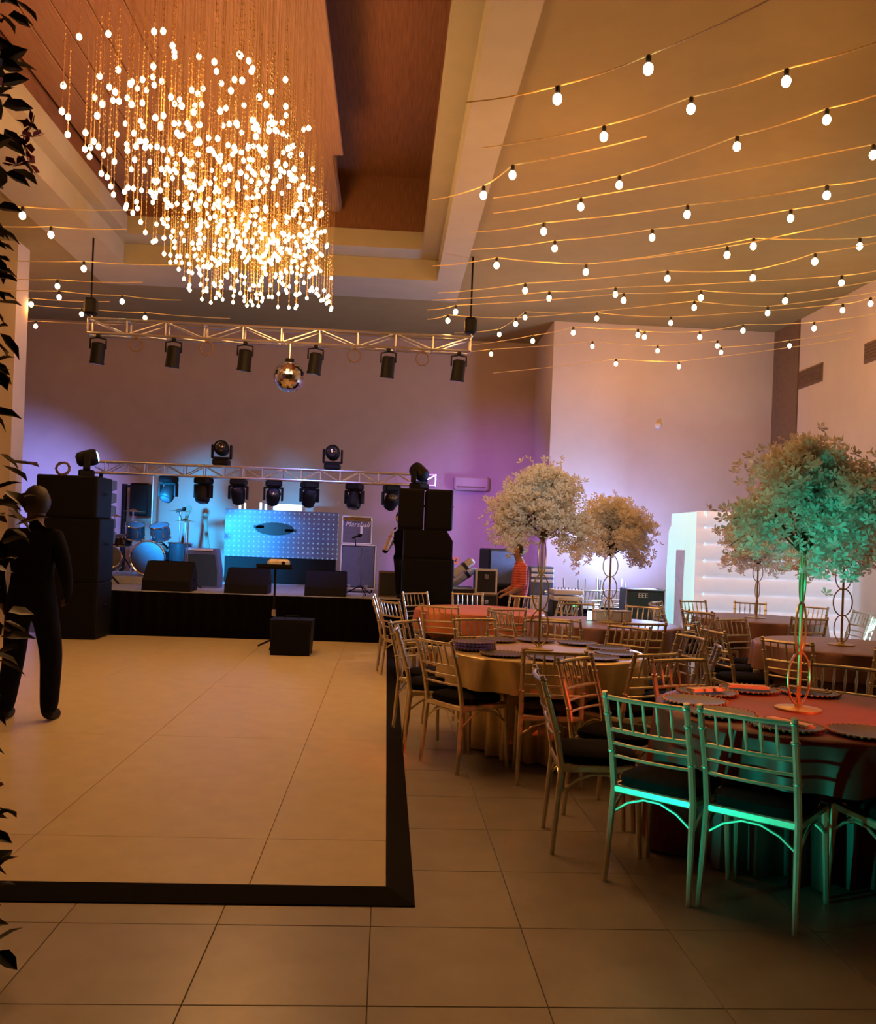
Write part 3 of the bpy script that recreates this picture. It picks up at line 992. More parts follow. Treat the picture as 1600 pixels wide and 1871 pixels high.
p = onY(860, 884, 16.85)
ac = thing('air_conditioner', 'long wall unit on the back wall above the right-hand speakers', 'air conditioner', (p.x, 16.87, p.z))
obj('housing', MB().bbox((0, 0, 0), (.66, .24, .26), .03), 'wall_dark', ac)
obj('louvre', MB().box((0, -.122, -.07), (.56, .012, .03)), 'brown_trim', ac)
p = onY(1202, 778, YP - .01)
sn = tag(obj('wall_sensor', MB().lathe([(.055, .0), (.055, -.02), (.03, -.045)], 16, axis='y'), 'white', None, (p.x, YP - .001, p.z), smooth=True), 'small round white sensor high on the pale wall', 'sensor')
for k, (pa, pb_) in enumerate((((1460, 684), (1502, 716)), ((1580, 637), (1622, 655)))):
    d1, d2 = ray(*pa), ray(*pb_)
    ya, yb_ = d1.y * XR / d1.x, d2.y * XR / d2.x
    z = 4.38 + (.0 if k == 0 else .02)
    t = thing('air_vent', ['dark air vent high on the right-hand wall, nearer the corner', 'dark air vent high on the right-hand wall, farther from the corner'][k], 'vent', (XR - .003, (ya + yb_) / 2, z), 0, 'vents on the wall')
    Lv = ya - yb_
    obj('frame', MB().box((-.004, 0, 0), (.012, Lv, .29)), 'brown_trim', t)
    for q in range(6):
        obj('louvre', MB().box((-.016, 0, -.11 + q * .044), (.018, Lv - .06, .026), (0, .5, 0)), 'brown_trim', t)

# ------------------------------------------------------------------ inflatable photo booth
BX, BY, BW, BD, BH = 4.30, 12.05, 2.28, 1.5, 2.08
bo = thing('photo_booth', 'glowing white inflatable photo booth by the back right corner', 'photo booth', (BX, BY, 0))


def quilt(W_, H_, nx, nz, dep=.05, door=None):
    """a padded wall in the xz plane facing -y: horizontal ribs swelling outward"""
    m = MB()
    NX, NZ = nx * 6, nz * 8
    vs, fs = [], []
    for j in range(NZ + 1):
        z = H_ * j / NZ
        for i in range(NX + 1):
            x = W_ * i / NX
            e = min(x, W_ - x, .12) / .12
            t_ = min(H_ - z, .14) / .14
            b_ = abs(math.sin(PI * nz * j / NZ)) ** .45
            c_ = .55 + .45 * abs(math.sin(PI * nx * i / NX)) ** .5
            r = (1 - (1 - e) ** 2) * (1 - (1 - t_) ** 2)
            vs.append((x, -dep * b_ * c_ * r - .08 * r, z))
    for j in range(NZ):
        for i in range(NX):
            k = j * (NX + 1) + i
            fs.append((k, k + 1, k + NX + 2, k + NX + 1))
    return m.add(vs, fs)


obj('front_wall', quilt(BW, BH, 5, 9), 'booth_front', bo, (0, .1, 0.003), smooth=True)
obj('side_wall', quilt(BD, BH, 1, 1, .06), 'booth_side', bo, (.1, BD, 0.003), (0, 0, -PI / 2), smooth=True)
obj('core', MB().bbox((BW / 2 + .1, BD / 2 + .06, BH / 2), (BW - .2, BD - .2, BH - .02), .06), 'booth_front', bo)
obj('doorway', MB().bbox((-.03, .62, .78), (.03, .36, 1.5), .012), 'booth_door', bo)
lamp('AREA', (BX - .22, BY + 1.25, 1.55), 150, (.34, .50, 1.0), aim=(BX - 2.2, BY + 1.3, 1.6), sx=.5, sy=1.0)


# ------------------------------------------------------------------ chairs
def make_chair(label, group):
    """chiavari chair: local +y is the way the sitter faces; origin between the rear feet's splay at the seat back"""
    t = thing('chiavari_chair', label, 'chair', (0, 0, 0), 0, group)
    w2 = .19
    for sx in (-1, 1):
        pts = [(sx * (w2 + .012), -.035, .0), (sx * w2, 0, .43), (sx * w2, -.03, .60), (sx * (w2 + .004), -.115, .88)]
        obj('back_leg', MB().tube(pts, [.0125, .0165, .016, .0135], 8), 'gold_chair', t, smooth=True)
        for z, y in ((.60, -.03), (.775, -.083), (.855, -.1075)):
            ring_ = MB().lathe([(.0155, -.008), (.020, -.003), (.020, .003), (.0155, .008)], 8, (sx * (w2 + .002), y, z))
            obj('turned_ring', ring_, 'gold_chair', t, smooth=True)
    for sx in (-1, 1):
        obj('leg', MB().tube([(sx * (w2 + .015), .40, 0), (sx * (w2 + .002), .375, .43)], [.0125, .0165], 8), 'gold_chair', t, smooth=True)

    def rail(z, y, r, bow=.022):
        return MB().tube([(x * w2, y - bow * (1 - x * x), z) for x in (-1, -.5, 0, .5, 1)], r, 8)
    obj('top_rail', rail(.855, -.1075, .0115), 'gold_chair', t, smooth=True)
    obj('rail', rail(.705, -.062, .0105), 'gold_chair', t, smooth=True)
    obj('rail', rail(.640, -.043, .0075), 'gold_chair', t, smooth=True)
    obj('rail', rail(.580, -.026, .0075), 'gold_chair', t, smooth=True)
    for k in range(5):
        x = -.125 + k * .0625
        bw = .022 * (1 - (x / w2) ** 2)
        z0, y0, z1, y1 = .705, -.062 - bw, .855, -.1075 - bw
        P_ = [(x, y0 + (y1 - y0) * f, z0 + (z1 - z0) * f) for f in (0, .3, .5, .7, 1)]
        obj('spindle', MB().tube(P_, [.0055, .0065, .0095, .0065, .0055], 6), 'gold_chair', t, smooth=True)
    fr = MB()
    for sx in (-1, 1):
        fr.bbox((sx * w2, .19, .425), (.026, .38, .036), .006)
    for y in (0.0, .375):
        fr.bbox((0, y, .425), (.38, .026, .036), .006)
    obj('seat_frame', fr, 'gold_chair', t)
    for y in (.0, .375):
        obj('arch_brace', MB().tube([(x * (w2 + .006), y, .31 + .092 * (1 - x * x)) for x in (-1, -.6, -.2, .2, .6, 1)], .007, 6), 'gold_chair', t, smooth=True)
    for sx in (-1, 1):
        obj('arch_brace', MB().tube([(sx * (w2 + .006), .19 + x * .19, .31 + .092 * (1 - x * x)) for x in (-1, -.6, -.2, .2, .6, 1)], .007, 6), 'gold_chair', t, smooth=True)
    cu_ = MB()
    n = 20
    prof = [(.96, .0), (1.0, .018), (.98, .04), (.85, .055), (.4, .062), (.02, .063)]
    vs, fs = [], []
    for s_, z in prof:
        for k in range(n):
            a = 2 * PI * k / n
            c_, d_ = math.cos(a), math.sin(a)
            e = .5
            vs.append((.195 * s_ * math.copysign(abs(c_) ** e, c_), .19 + .205 * s_ * math.copysign(abs(d_) ** e, d_), .4435 + z))
    for i in range(len(prof) - 1):
        for k in range(n):
            fs.append((i * n + k, i * n + (k + 1) % n, (i + 1) * n + (k + 1) % n, (i + 1) * n + k))
    fs.append(tuple(range(n))[::-1])
    fs.append(tuple((len(prof) - 1) * n + k for k in range(n)))
    obj('seat_cushion', cu_.add(vs, fs), 'cushion', t, smooth=True)
    return t


chair0 = None
ALL_CHAIRS = []


def chair(x, y, face, label, group, z=0):
    """x, y: middle of the seat back; face: direction in degrees the sitter looks to"""
    global chair0
    rz = math.radians(face) - PI / 2
    if chair0 is None:
        chair0 = make_chair(label, group)
        chair0.location = (x, y, z)
        chair0.rotation_euler = (0, 0, rz)
        o = chair0
    else:
        o = dup(chair0, (x, y, z), rz, label, group)
    ALL_CHAIRS.append(o)
    return o


SECT = ['right', 'right rear', 'rear right', 'rear', 'rear left', 'left rear', 'left', 'left front', 'front left', 'front', 'front right', 'right front']


def sector(a):
    return SECT[int(round((a % 360) / 30.0)) % 12]


# ------------------------------------------------------------------ tables
def table(cx_, cy_, r, m, label, pleats, seed, least=.5):
    seats = [o for o in ALL_CHAIRS if (o.location.xy - Vector((cx_, cy_))).length < 1.35]
    rd = random.Random(seed)
    t = thing('banquet_table', label, 'table', (cx_, cy_, 0), 0, 'round banquet tables')
    n = 180

    def limit(a):
        """how far out the cloth may hang at this angle before it meets a chair pushed under the table"""
        best = 9
        for o in seats:
            q = o.matrix_basis.inverted()
            for k in range(60):
                rr = .20 + k * .018
                p_ = q @ Vector((cx_ + rr * math.cos(a), cy_ + rr * math.sin(a), 0))
                if abs(p_.x) < .235 and -.06 < p_.y < .445:
                    best = min(best, max(rr - .05, r * least))
                    break
        return best
    lim = [limit(2 * PI * k / n) for k in range(n)]
    lim = [min(lim[k - 1], lim[k], lim[(k + 1) % n]) for k in range(n)]
    vs, fs = [], []
    ph = [rd.uniform(0, 6) for _ in range(4)]
    rings = [(.0, .757), (.5, .757), (.93, .757), (.985, .755), (1.0, .748), (1.008, .72), (1.012, .64), (1.02, .532), (1.025, .512), (1.03, .42), (1.05, .22), (1.07, .012)]
    for i, (s_, z) in enumerate(rings):
        dn = max(0, (.74 - z) / .73)
        for k in range(n):
            a = 2 * PI * k / n
            f = math.sin(a * pleats + ph[0] + .6 * math.sin(a * 3 + ph[1])) * .6 + math.sin(a * pleats * .47 + ph[2]) * .4
            f = math.copysign(abs(f) ** .8, f)
            rr = r * s_
            if z < .52:                                   # below seat height the cloth hangs inside the chairs
                rr = min(rr, lim[k])
            rr += (f * .075 - .015) * dn ** .5
            vs.append((rr * math.cos(a), rr * math.sin(a), z))
    for i in range(len(rings) - 1):
        for k in range(n):
            fs.append((i * n + k, i * n + (k + 1) % n, (i + 1) * n + (k + 1) % n, (i + 1) * n + k))
    obj('tablecloth', MB().add(vs, fs), m, t, smooth=True)
    return t


def charger(x, y, label, z=.7575, first=[None]):
    if first[0] is None:
        t = thing('charger_plate', label, 'plate', (x, y, z), 0, 'dark charger plates on the tables')
        obj('plate', MB().lathe([(.09, 0), (.10, .002), (.145, .010), (.155, .014), (.15, .017), (.10, .008), (.01, .007)], 28), 'charger', t, smooth=True)
        bd = MB()
        for k in range(36):
            a = 2 * PI * k / 36
            bd.ball((.158 * math.cos(a), .158 * math.sin(a), .015), .007, 5, 4)
        obj('beaded_rim', bd, 'beads', t)
        first[0] = t
        return t
    return dup(first[0], (x, y, z), random.uniform(0, 1), label)


def napkin(x, y, z, rz, label, first=[None]):
    if first[0] is None:
        t = thing('napkin', label, 'napkin', (x, y, z), rz, 'folded napkins on the chargers')
        m = MB()
        m.prism([(-.11, -.03), (.11, -.035), (.12, .03), (-.10, .035)], 0, .008).prism([(-.09, -.03), (.115, -.03), (.11, .028), (-.085, .03)], .0082, .016)
        obj('cloth', m, 'napkin', t)
        first[0] = t
        return t
    return dup(first[0], (x, y, z), rz, label)


# cherry blossom centrepieces on hooped wire stands
def blossom_cloud(seed, R=.40, n=3200, droop=.12):
    rd = random.Random(seed)
    m = MB()
    heads = []
    for k in range(46):                                  # branches carry the blossoms
        a = rd.uniform(0, 2 * PI)
        e = rd.uniform(-.35, 1.5)
        L = R * rd.uniform(.80, 1.12)
        heads.append(Vector((L * math.cos(a) * math.cos(e) * 1.08, L * math.sin(a) * math.cos(e) * 1.08, L * math.sin(e) * .80)))
    for k in range(7):
        a = rd.uniform(0, 2 * PI)
        heads.append(Vector((R * .95 * math.cos(a), R * .95 * math.sin(a), -R * rd.uniform(.4, .75))))
    for k in range(n):
        h = rd.choice(heads)
        f = rd.uniform(.30, 1.0) ** .7
        c = h * f + Vector((rd.gauss(0, .052), rd.gauss(0, .052), rd.gauss(0, .046)))
        R_ = Euler((rd.uniform(-1.2, 1.2), rd.uniform(-1.2, 1.2), rd.uniform(0, 6))).to_matrix()
        s_ = rd.uniform(.022, .038)
        vs, fs = [], []
        vs.append(c + R_ @ Vector((0, 0, -.006)))
        for p_ in range(5):
            a = p_ * 2 * PI / 5
            b_ = len(vs)
            for da, rr, z in ((-.42, .75, .004), (0, 1.1, .012), (.42, .75, .004)):
                vs.append(c + R_ @ Vector((s_ * rr * math.cos(a + da), s_ * rr * math.sin(a + da), z)))
            fs += [(0, b_, b_ + 1), (0, b_ + 1, b_ + 2)]
        m.add(vs, fs)
    tw = MB()
    for h in heads:
        mid = h * .5 + Vector((0, 0, .05))
        tw.tube([(0, 0, -.22), tuple(mid), tuple(h)], [.006, .004, .002], 5)
    return m, tw


CP = []


def centrepiece(x, y, label, hz, R, s=1.0, seed=1, rz=0):
    t = thing('blossom_centrepiece', label, 'centrepiece', (x, y, .7575), rz, 'blossom tree centrepieces')
    if len(CP) < 2:
        m, tw = blossom_cloud(seed)
        CP.append((m.mesh('blossoms', 'blossom'), tw.mesh('twigs', 'twig')))
    bm_, tm_ = CP[seed % len(CP)]
    k = R / .40
    b_ = put('blossoms', bm_, t, (0, 0, hz))
    b_['kind'] = 'stuff'
    b_.scale = (k, k, k)
    c_ = put('twigs', tm_, t, (0, 0, hz))
    c_['kind'] = 'stuff'
    c_.scale = (k, k, k)
    obj('base', MB().lathe([(.11, 0), (.11, .008), (.03, .014), (.012, .03)], 20), 'gold_wire', t, smooth=True)
    top = hz - .22 * k + .02
    obj('stem', MB().tube([(0, 0, .02), (0, 0, top)], .010, 8), 'gold_wire', t, smooth=True)
    nh = 3
    seg = (top - .04) / nh
    for q in range(nh):
        zc_ = .03 + seg * (q + .5)
        hw = .075 - .006 * (q == 0)
        obj('hoop', MB().tube([(hw * math.cos(a * PI / 14), 0, zc_ + seg * .52 * math.sin(a * PI / 14)) for a in range(28)], .0055, 6, closed=True), 'gold_wire', t, (0, 0, 0), (0, 0, .5 * q), smooth=True)
    return t


def D(a):
    return math.cos(math.radians(a)), math.sin(math.radians(a))


def seat_ring(cx_, cy_, angs, dist, tname, jit=0.0, seed=3, skip=()):
    rd = random.Random(seed)
    for a in angs:
        c_, s_ = D(a)
        d_ = dist + rd.uniform(-jit, jit)
        chair(cx_ + c_ * d_, cy_ + s_ * d_, a + 180 + rd.uniform(-4, 4) * (jit > 0), f'gold chiavari chair at the {sector(a)} side of the {tname}', 'chiavari chairs at the tables')


# table 1: nearest, red lit
T1 = (2.12, 4.28)
N1 = 'red table nearest the viewer'
chair(1.225, 3.90, 47, 'green-lit chair facing the nearest table, left of the front pair', 'green-lit chairs at the nearest table')
chair(1.565, 3.63, 48, 'green-lit chair facing the nearest table, right of the front pair', 'green-lit chairs at the nearest table')
chair(2.26, 3.47, 97, 'chair cut off by the picture edge, only one green leg showing', 'green-lit chairs at the nearest table')
chair(.92, 4.55, -4, f'gold chair seen from the side, left of the {N1}', 'chiavari chairs at the tables')
chair(1.22, 5.12, -42, f'gold chiavari chair at the left rear of the {N1}', 'chiavari chairs at the tables')
chair(1.83, 5.19, 287, f'gold chiavari chair at the rear of the {N1}', 'chiavari chairs at the tables')
chair(2.72, 5.10, 234, f'gold chiavari chair at the rear right of the {N1}', 'chiavari chairs at the tables')
table(*T1, .74, 'rose', 'round table with rose satin cloth lit red, nearest the viewer', 17, 1, .5)
for k, a in enumerate((200, 234, 268, 166, 132, 98, 64)):
    c_, s_ = D(a)
    x, y = T1[0] + c_ * .55, T1[1] + s_ * .55
    charger(x, y, f'dark beaded charger at the {sector(a)} place of the {N1}')
    if k in (1, 4, 5, 6):
        napkin(x, y, .7755, math.radians(a + 70), f'pale folded napkin at the {sector(a)} place of the {N1}')
centrepiece(T1[0] - .05, T1[1] + .02, f'big green blossom tree on a hooped stand on the {N1}', .98, .385, seed=0, rz=.3)

# table 2: gold cloth by the dance floor
T2 = (1.175, 6.48)
N2 = 'gold table beside the dance floor'
for a, d_, tw_ in ((264, .90, 0), (214, .90, 0), (174, .97, 6), (302, .98, -4), (341, 1.12, 0), (12, 1.12, 0), (45, 1.15, 0), (78, 1.15, 0), (108, 1.15, 0), (142, 1.17, 0)):
    c_, s_ = D(a)
    chair(T2[0] + c_ * d_, T2[1] + s_ * d_, a + 180 + tw_, f'gold chiavari chair at the {sector(a)} of the {N2}', 'chiavari chairs at the tables')
table(*T2, .75, 'satin', 'round table with draped gold satin cloth beside the dance floor', 15, 2, .5)
for a in (266, 230, 194, 302, 338, 14, 50, 86, 122, 158):
    c_, s_ = D(a)
    charger(T2[0] + c_ * .54, T2[1] + s_ * .54, f'dark beaded charger at the {sector(a)} place of the {N2}')
for k in range(2):
    c_, s_ = D(194)
    charger(T2[0] + c_ * .54, T2[1] + s_ * .54, f"{('second', 'third')[k]} charger from below in the stack on the {N2}", .7575 + .0226 * (k + 1))
centrepiece(T2[0] - .03, T2[1], f'cream blossom tree on the {N2}', 1.0, .37, seed=1)

# table 3: orange cloth by the right-hand speakers
T3 = (1.10, 10.15)
N3 = 'orange table beside the speakers'
seat_ring(*T3, (176, 211, 244, 277, 24, 58, 92, 126), 1.12, N3, .02, 5)
table(*T3, .75, 'orange', 'round table with orange-lit cloth beside the right-hand speakers', 13, 3)
# table 4: with white boxes
T4 = (2.27, 8.95)
N4 = 'table with the white boxes'
seat_ring(*T4, (200, 236, 272, 20, 56, 92), 1.10, N4, .02, 6)
table(*T4, .75, 'maroon', 'round dark-clothed table carrying white boxes behind the gold table', 13, 4)
centrepiece(T4[0] + .02, T4[1], f'smaller pinkish blossom tree on the {N4}', .90, .40, seed=0, rz=2.0)
for k, (px_, w, w_) in enumerate(((1095, .13, 'nearest the gold chairs'), (1122, .11, 'in the middle of the row'), (1141, .10, 'at the end of the row'))):
    p = onY(px_, 1140, 9.15)
    t = thing('white_box', f'small white box on the dark table before the gear, {w_}', 'box', (p.x, 9.15, .7575), .1 * k, 'white boxes on the dark table')
    obj('carton', MB().bbox((0, 0, .05), (w, .12, .10), .006), 'white', t)
    obj('lid', MB().bbox((0, 0, .107), (w + .012, .132, .014), .004), 'white', t)
p = onY(1076, 1135, 9.1)
t = thing('phone', 'small upright phone with a glowing cyan screen beside the white boxes', 'phone', (p.x, 9.1, .7575))
obj('case', MB().bbox((0, 0, .055), (.055, .012, .11), .004), 'black', t)
obj('screen', MB().box((0, -.0068, .056), (.048, .001, .095)), 'lit_cyan', t)
obj('prop', MB().box((0, .02, .03), (.03, .03, .058)), 'black', t)
# table 5: maroon in front of the booth
T5 = (4.42, 10.25)
N5 = 'maroon table before the booth'
seat_ring(*T5, (180, 144, 108, 72, 36, 0, 270, 216, 324), 1.15, N5, .02, 8)
table(*T5, .75, 'maroon', 'round table with maroon cloth in front of the inflatable booth', 13, 5)
centrepiece(T5[0] - .03, T5[1], f'small pale blue-lit blossom tree on the {N5}', .86, .42, seed=1, rz=1.0)
# table 6: by the right wall
T6 = (3.98, 7.45)
N6 = 'cut-off table farther right'
seat_ring(*T6, (116, 152, 188, 224, 260), 1.15, N6, .02, 9)
table(*T6, .75, 'maroon', 'round dark table cut off by the right picture edge, behind the nearest one', 13, 6)
centrepiece(T6[0] - .03, T6[1], f'yellowish blossom tree at the picture edge on the {N6}', .93, .42, seed=1, rz=2.2)
# chairs put away by the gear: one the right way up, one upside down on its seat
for (px_, Y, rz, w) in ((1075, 13.5, 20, 'beside the mixer rack'), (1117, 13.85, -8, 'beside the teal cabinet')):
    q = onY(px_, 1100, Y)
    r_ = math.radians(rz)
    dup(chair0, (q.x, Y, 0), r_, f'upright chair under an upside-down one {w}', 'chairs put away by the gear')
    off = Vector((0, .385, 0))
    off.rotate(Euler((0, 0, r_)))
    dup(chair0, (q.x + off.x, Y + off.y, 1.0155), None, f'upside-down chair resting on another chair {w}', 'chairs put away by the gear', (PI, 0, r_))

# ------------------------------------------------------------------ chandelier
CX0, CX1, CY0, CY1 = -2.32, -.74, 5.85, 10.6
ch = thing('chandelier', 'long crystal chandelier of lit bulbs on hanging strands in the ceiling recess', 'chandelier', ((CX0 + CX1) / 2, (CY0 + CY1) / 2, PNZ - .02))
hx, hy = (CX1 - CX0) / 2, (CY1 - CY0) / 2
obj('mounting_plate', MB().bbox((0, 0, 0), (2 * hx + .1, 2 * hy + .1, .03), .01), 'panel', ch, (0, 0, -.005))
rd = random.Random(11)
LEN = [1.02 + .105 * i for i in range(9)]
sm = []
for L in LEN:
    m = MB().tube([(0, 0, 0), (0, 0, -L + .5), (0, 0, -L)], [.0007, .0009, .0022], 4)
    z = L - .03
    while z > L - .46:
        r = rd.uniform(.006, .009)
        m.add([(r, 0, -z), (-r, 0, -z), (0, r, -z), (0, -r, -z), (0, 0, -z + r * 1.5), (0, 0, -z - r * 1.5)],
              [(0, 2, 4), (2, 1, 4), (1, 3, 4), (3, 0, 4), (2, 0, 5), (1, 2, 5), (3, 1, 5), (0, 3, 5)])
        z -= rd.uniform(.03, .055)
    sm.append(m.mesh('strand', 'strand'))
bulb_me = MB().ball((0, 0, 0), .019, 8, 6, (1, 1, 1.15)).mesh('bulb', 'bead_bulb', True)
cells = [(i, j) for i in range(16) for j in range(54) if rd.random() < .62 + .38 * j / 54]
rd.shuffle(cells)
spots = []
for i, j in cells[:720]:
    spots.append((-hx + 2 * hx * (i + .5 + rd.uniform(-.4, .4)) / 16, -hy + 2 * hy * (j + .5 + rd.uniform(-.4, .4)) / 54))
spots.sort(key=lambda s_: s_[1])
extra, extra_b = MB(), MB()
for n_, (x, y) in enumerate(spots):
    edge = x < -hx * .86 or x > hx * .88 or abs(y) > hy * .96
    ztop = 4.92 + (y + hy) / (2 * hy) * .40             # strands end between 4.2 m and this height
    kmin = max(0, min(8, math.ceil((6.08 - ztop - 1.02) / .105)))
    k = 8 - int(rd.betavariate(.45 if edge else .85, 1.9 if edge else 1.2) * (9 - kmin) * .999)
    if n_ < 300:
        s_ = put('strand', sm[k], ch, (x, y, -.02))
        put('bulb', bulb_me, s_, (0, 0, -LEN[k]))
    else:
        me = sm[k]
        extra.add([(v.co.x + x, v.co.y + y, v.co.z - .02) for v in me.vertices], [tuple(p_.vertices) for p_ in me.polygons])
        extra_b.ball((x, y, -.02 - LEN[k]), .019, 8, 6, (1, 1, 1.15))
o = obj('strand', extra, 'strand', ch)
o['kind'] = 'stuff'
o2 = obj('bulb', extra_b, 'bead_bulb', ch, smooth=True)
o2['kind'] = 'stuff'
for y, e_ in ((6.2, 50), (7.6, 60), (8.9, 75), (10.2, 100)):
    lamp('POINT', ((CX0 + CX1) / 2, y, 4.45), e_, WARM, size=.35)

# ------------------------------------------------------------------ festoon strings
bulb2 = MB().ball((0, 0, 0), .031, 12, 8, (1, 1, 1.2)).mesh('bulb', 'bulb', True)
sock = MB().lathe([(.013, .035), (.017, .045), (.017, .075), (.008, .085)], 8).mesh('socket', 'socket')


def festoon(pts, label, z=4.6, ends=None, power=9):
    """pts: photo pixels of the bulbs of one string; ends: pixels where the cable leaves"""
    P_ = [onZ(x, y, z) for x, y in pts]
    d = (P_[-1] - P_[0]).normalized() if len(P_) > 1 else (onZ(*ends[1], z) - onZ(*ends[0], z)).normalized()
    a = onZ(*ends[0], z) if ends and ends[0] else P_[0] - d * 1.6
    b = onZ(*ends[1], z) if ends and ends[1] else P_[-1] + d * 1.6
    t = thing('festoon_string', label, 'string lights', (0, 0, 0), 0, 'strings of festoon bulbs under the ceiling')
    line = [a] + P_ + [b]
    pts3 = []
    for q in range(len(line) - 1):
        for f in (0, .25, .5, .75):
            p_ = line[q].lerp(line[q + 1], f)
            sag = .05 * (1 - (2 * f - 1) ** 2)
            pts3.append((p_.x, p_.y, p_.z + .085 + .05 - .05 - sag * .3))
    pts3.append((b.x, b.y, b.z + .085))
    obj('cable', MB().tube(pts3, .0055, 5), 'wire', t)
    for p_ in P_:
        s_ = put('socket', sock, t, tuple(p_))
        put('bulb', bulb2, s_)
    for p_ in P_[::2]:
        lamp('POINT', (p_.x, p_.y, p_.z - .06), power, WARM, size=.05)


G = [
    ([(1018, 181), (1184, 126)], (850, 210), (1460, 0)),
    ([(1103, 250), (1262, 199), (1436, 149)], (880, 290), (1640, 88)),
    ([(1131, 338), (1346, 268), (1510, 219)], (900, 378), (1640, 180)),
    ([(883, 357), (936, 320)], (790, 382), (1180, 270)),
    ([(1061, 378), (1595, 283)], (900, 405), (1650, 272)),
    ([(993, 423), (1255, 392), (1510, 357)], (860, 440), (1640, 335)),
    ([(1013, 454), (1191, 434), (1444, 399)], (860, 470), (1640, 362)),
    ([(907, 485), (1070, 497), (1328, 466)], (790, 500), (1640, 400)),
    ([(1376, 450), (1570, 450)], (1130, 490), (1640, 436)),
    ([(959, 531), (1219, 509), (1375, 508), (1488, 478)], (800, 548), (1640, 450)),
    ([(1003, 545), (1124, 538), (1537, 517)], (790, 560), (1640, 500)),
    ([(832, 570), (1139, 549), (1280, 544), (1434, 550)], (780, 578), (1640, 520)),
    ([(818, 586), (942, 592), (1268, 562), (1402, 572)], (780, 594), (1640, 540)),
    ([(912, 611), (959, 580), (1090, 582), (1225, 590), (1539, 567), (1590, 555)], (830, 618), (1640, 548)),
    ([(973, 623), (1047, 608), (1165, 612), (1177, 616), (1278, 616), (1357, 604), (1487, 600)], (860, 640), (1640, 578)),
    ([(897, 647), (1082, 633), (1201, 641), (1310, 632), (1317, 644), (1442, 632)], (800, 655), (1640, 600)),
    ([(1125, 665), (1240, 670)], (900, 690), (1560, 628)),
]
names = ['the two bulbs highest in view', 'three bulbs next below the highest string', 'three bulbs reaching the right-hand wall side, third string down', 'two bulbs close to the pale beam edge',
         'two widely spaced bulbs, fifth string down', 'three bulbs, sixth string down', 'three bulbs, seventh string down', 'three bulbs, eighth string down, starting at the beam',
         'two bulbs only near the right-hand wall', 'four bulbs in the middle of the ceiling', 'three bulbs below the four-bulb string', 'four bulbs, starting above the truss end',
         'four bulbs, beginning beside the pale beam corner', 'six bulbs in front of the ceiling line', 'seven bulbs crowding before the pale wall', 'six bulbs low before the pale wall', 'two brightest bulbs lowest on the pale wall']
for q, ((pts, e0, e1), nm) in enumerate(zip(G, names)):
    festoon(pts, 'festoon string with ' + nm, 4.42 + .035 * ((q * 5) % 11), (e0, e1))
GL = [([(41, 394)], (-60, 392), (240, 400), 'single bulb highest on the left'), ([(93, 429)], (-60, 425), (230, 434), 'single bulb on the pale left beam'), ([(153, 491)], (-60, 486), (330, 497), 'single bulb below the left beam'),
      ([(105, 523)], (-60, 518), (260, 528), 'single bulb above the bulb pair on the left'), ([(108, 543), (223, 551)], (-60, 537), (330, 560), 'two bulbs above the end of the truss'),
      ([(57, 556)], (-60, 550), (200, 562), 'single small bulb by the left pillar'), ([(25, 564), (149, 574), (265, 581)], (-60, 560), (420, 592), 'three bulbs right above the truss'), ([(65, 596)], (-60, 595), (300, 604), 'single bulb lowest on the left')]
for q, (pts, e0, e1, nm) in enumerate(GL):
    festoon(pts, 'festoon string with ' + nm, 4.45 + .04 * q, (e0, e1), 7)


# ------------------------------------------------------------------ people
def figure(name, joints, edges, root, parent=None, mats=None, split=None, sub=2):
    """joints: {key: (x, y, z, radius_x, radius_y)}; one continuous skinned body"""
    keys = list(joints)
    me = bpy.data.meshes.new(name)
    me.from_pydata([joints[k][:3] for k in keys], [(keys.index(a), keys.index(b)) for a, b in edges], [])
    o = bpy.data.objects.new(name, me)
    COL.objects.link(o)
    sk_ = o.modifiers.new('skin', 'SKIN')
    sk_.use_smooth_shade = True
    for i, k in enumerate(keys):
        j = joints[k]
        v = me.skin_vertices[0].data[i]
        v.radius = (j[3], j[4] if len(j) > 4 else j[3])
        v.use_root = (k == root)
    ss = o.modifiers.new('sub', 'SUBSURF')
    ss.levels = ss.render_levels = sub
    dg = bpy.context.evaluated_depsgraph_get()
    dg.update()
    new = bpy.data.meshes.new_from_object(o.evaluated_get(dg))
    bpy.data.objects.remove(o)
    new.materials.clear()
    for m in mats:
        new.materials.append(M[m])
    for p_ in new.polygons:
        p_.use_smooth = True
        p_.material_index = split(p_.center)
    return put(name, new, parent)


def hand_joints(J, E, wrist, d, up, side, pre):
    """five fingers from a wrist joint: d forward along the hand, up = back of the hand, side = thumb side"""
    w, d, up, side = Vector(J[wrist][:3]), Vector(d).normalized(), Vector(up).normalized(), Vector(side).normalized()
    palm = w + d * .055
    J[pre + 'palm'] = (*palm, .034, .018)
    E.append((wrist, pre + 'palm'))
    for k, (off, L) in enumerate(((.028, .068), (.010, .078), (-.010, .072), (-.027, .056))):
        b_ = palm + d * .035 + side * off
        m_ = b_ + d * L * .5 - up * .012
        e_ = b_ + d * L * .9 - up * .036
        for nm, q, r in (('a', b_, .010), ('b', m_, .0088), ('c', e_, .0075)):
            J[f'{pre}f{k}{nm}'] = (*q, r)
        E += [(pre + 'palm', f'{pre}f{k}a'), (f'{pre}f{k}a', f'{pre}f{k}b'), (f'{pre}f{k}b', f'{pre}f{k}c')]
    t1 = palm - d * .01 + side * .042
    t2 = t1 + d * .045 + side * .012 - up * .01
    J[pre + 'ta'], J[pre + 'tb'] = (*t1, .011), (*t2, .009)
    E += [(pre + 'palm', pre + 'ta'), (pre + 'ta', pre + 'tb')]


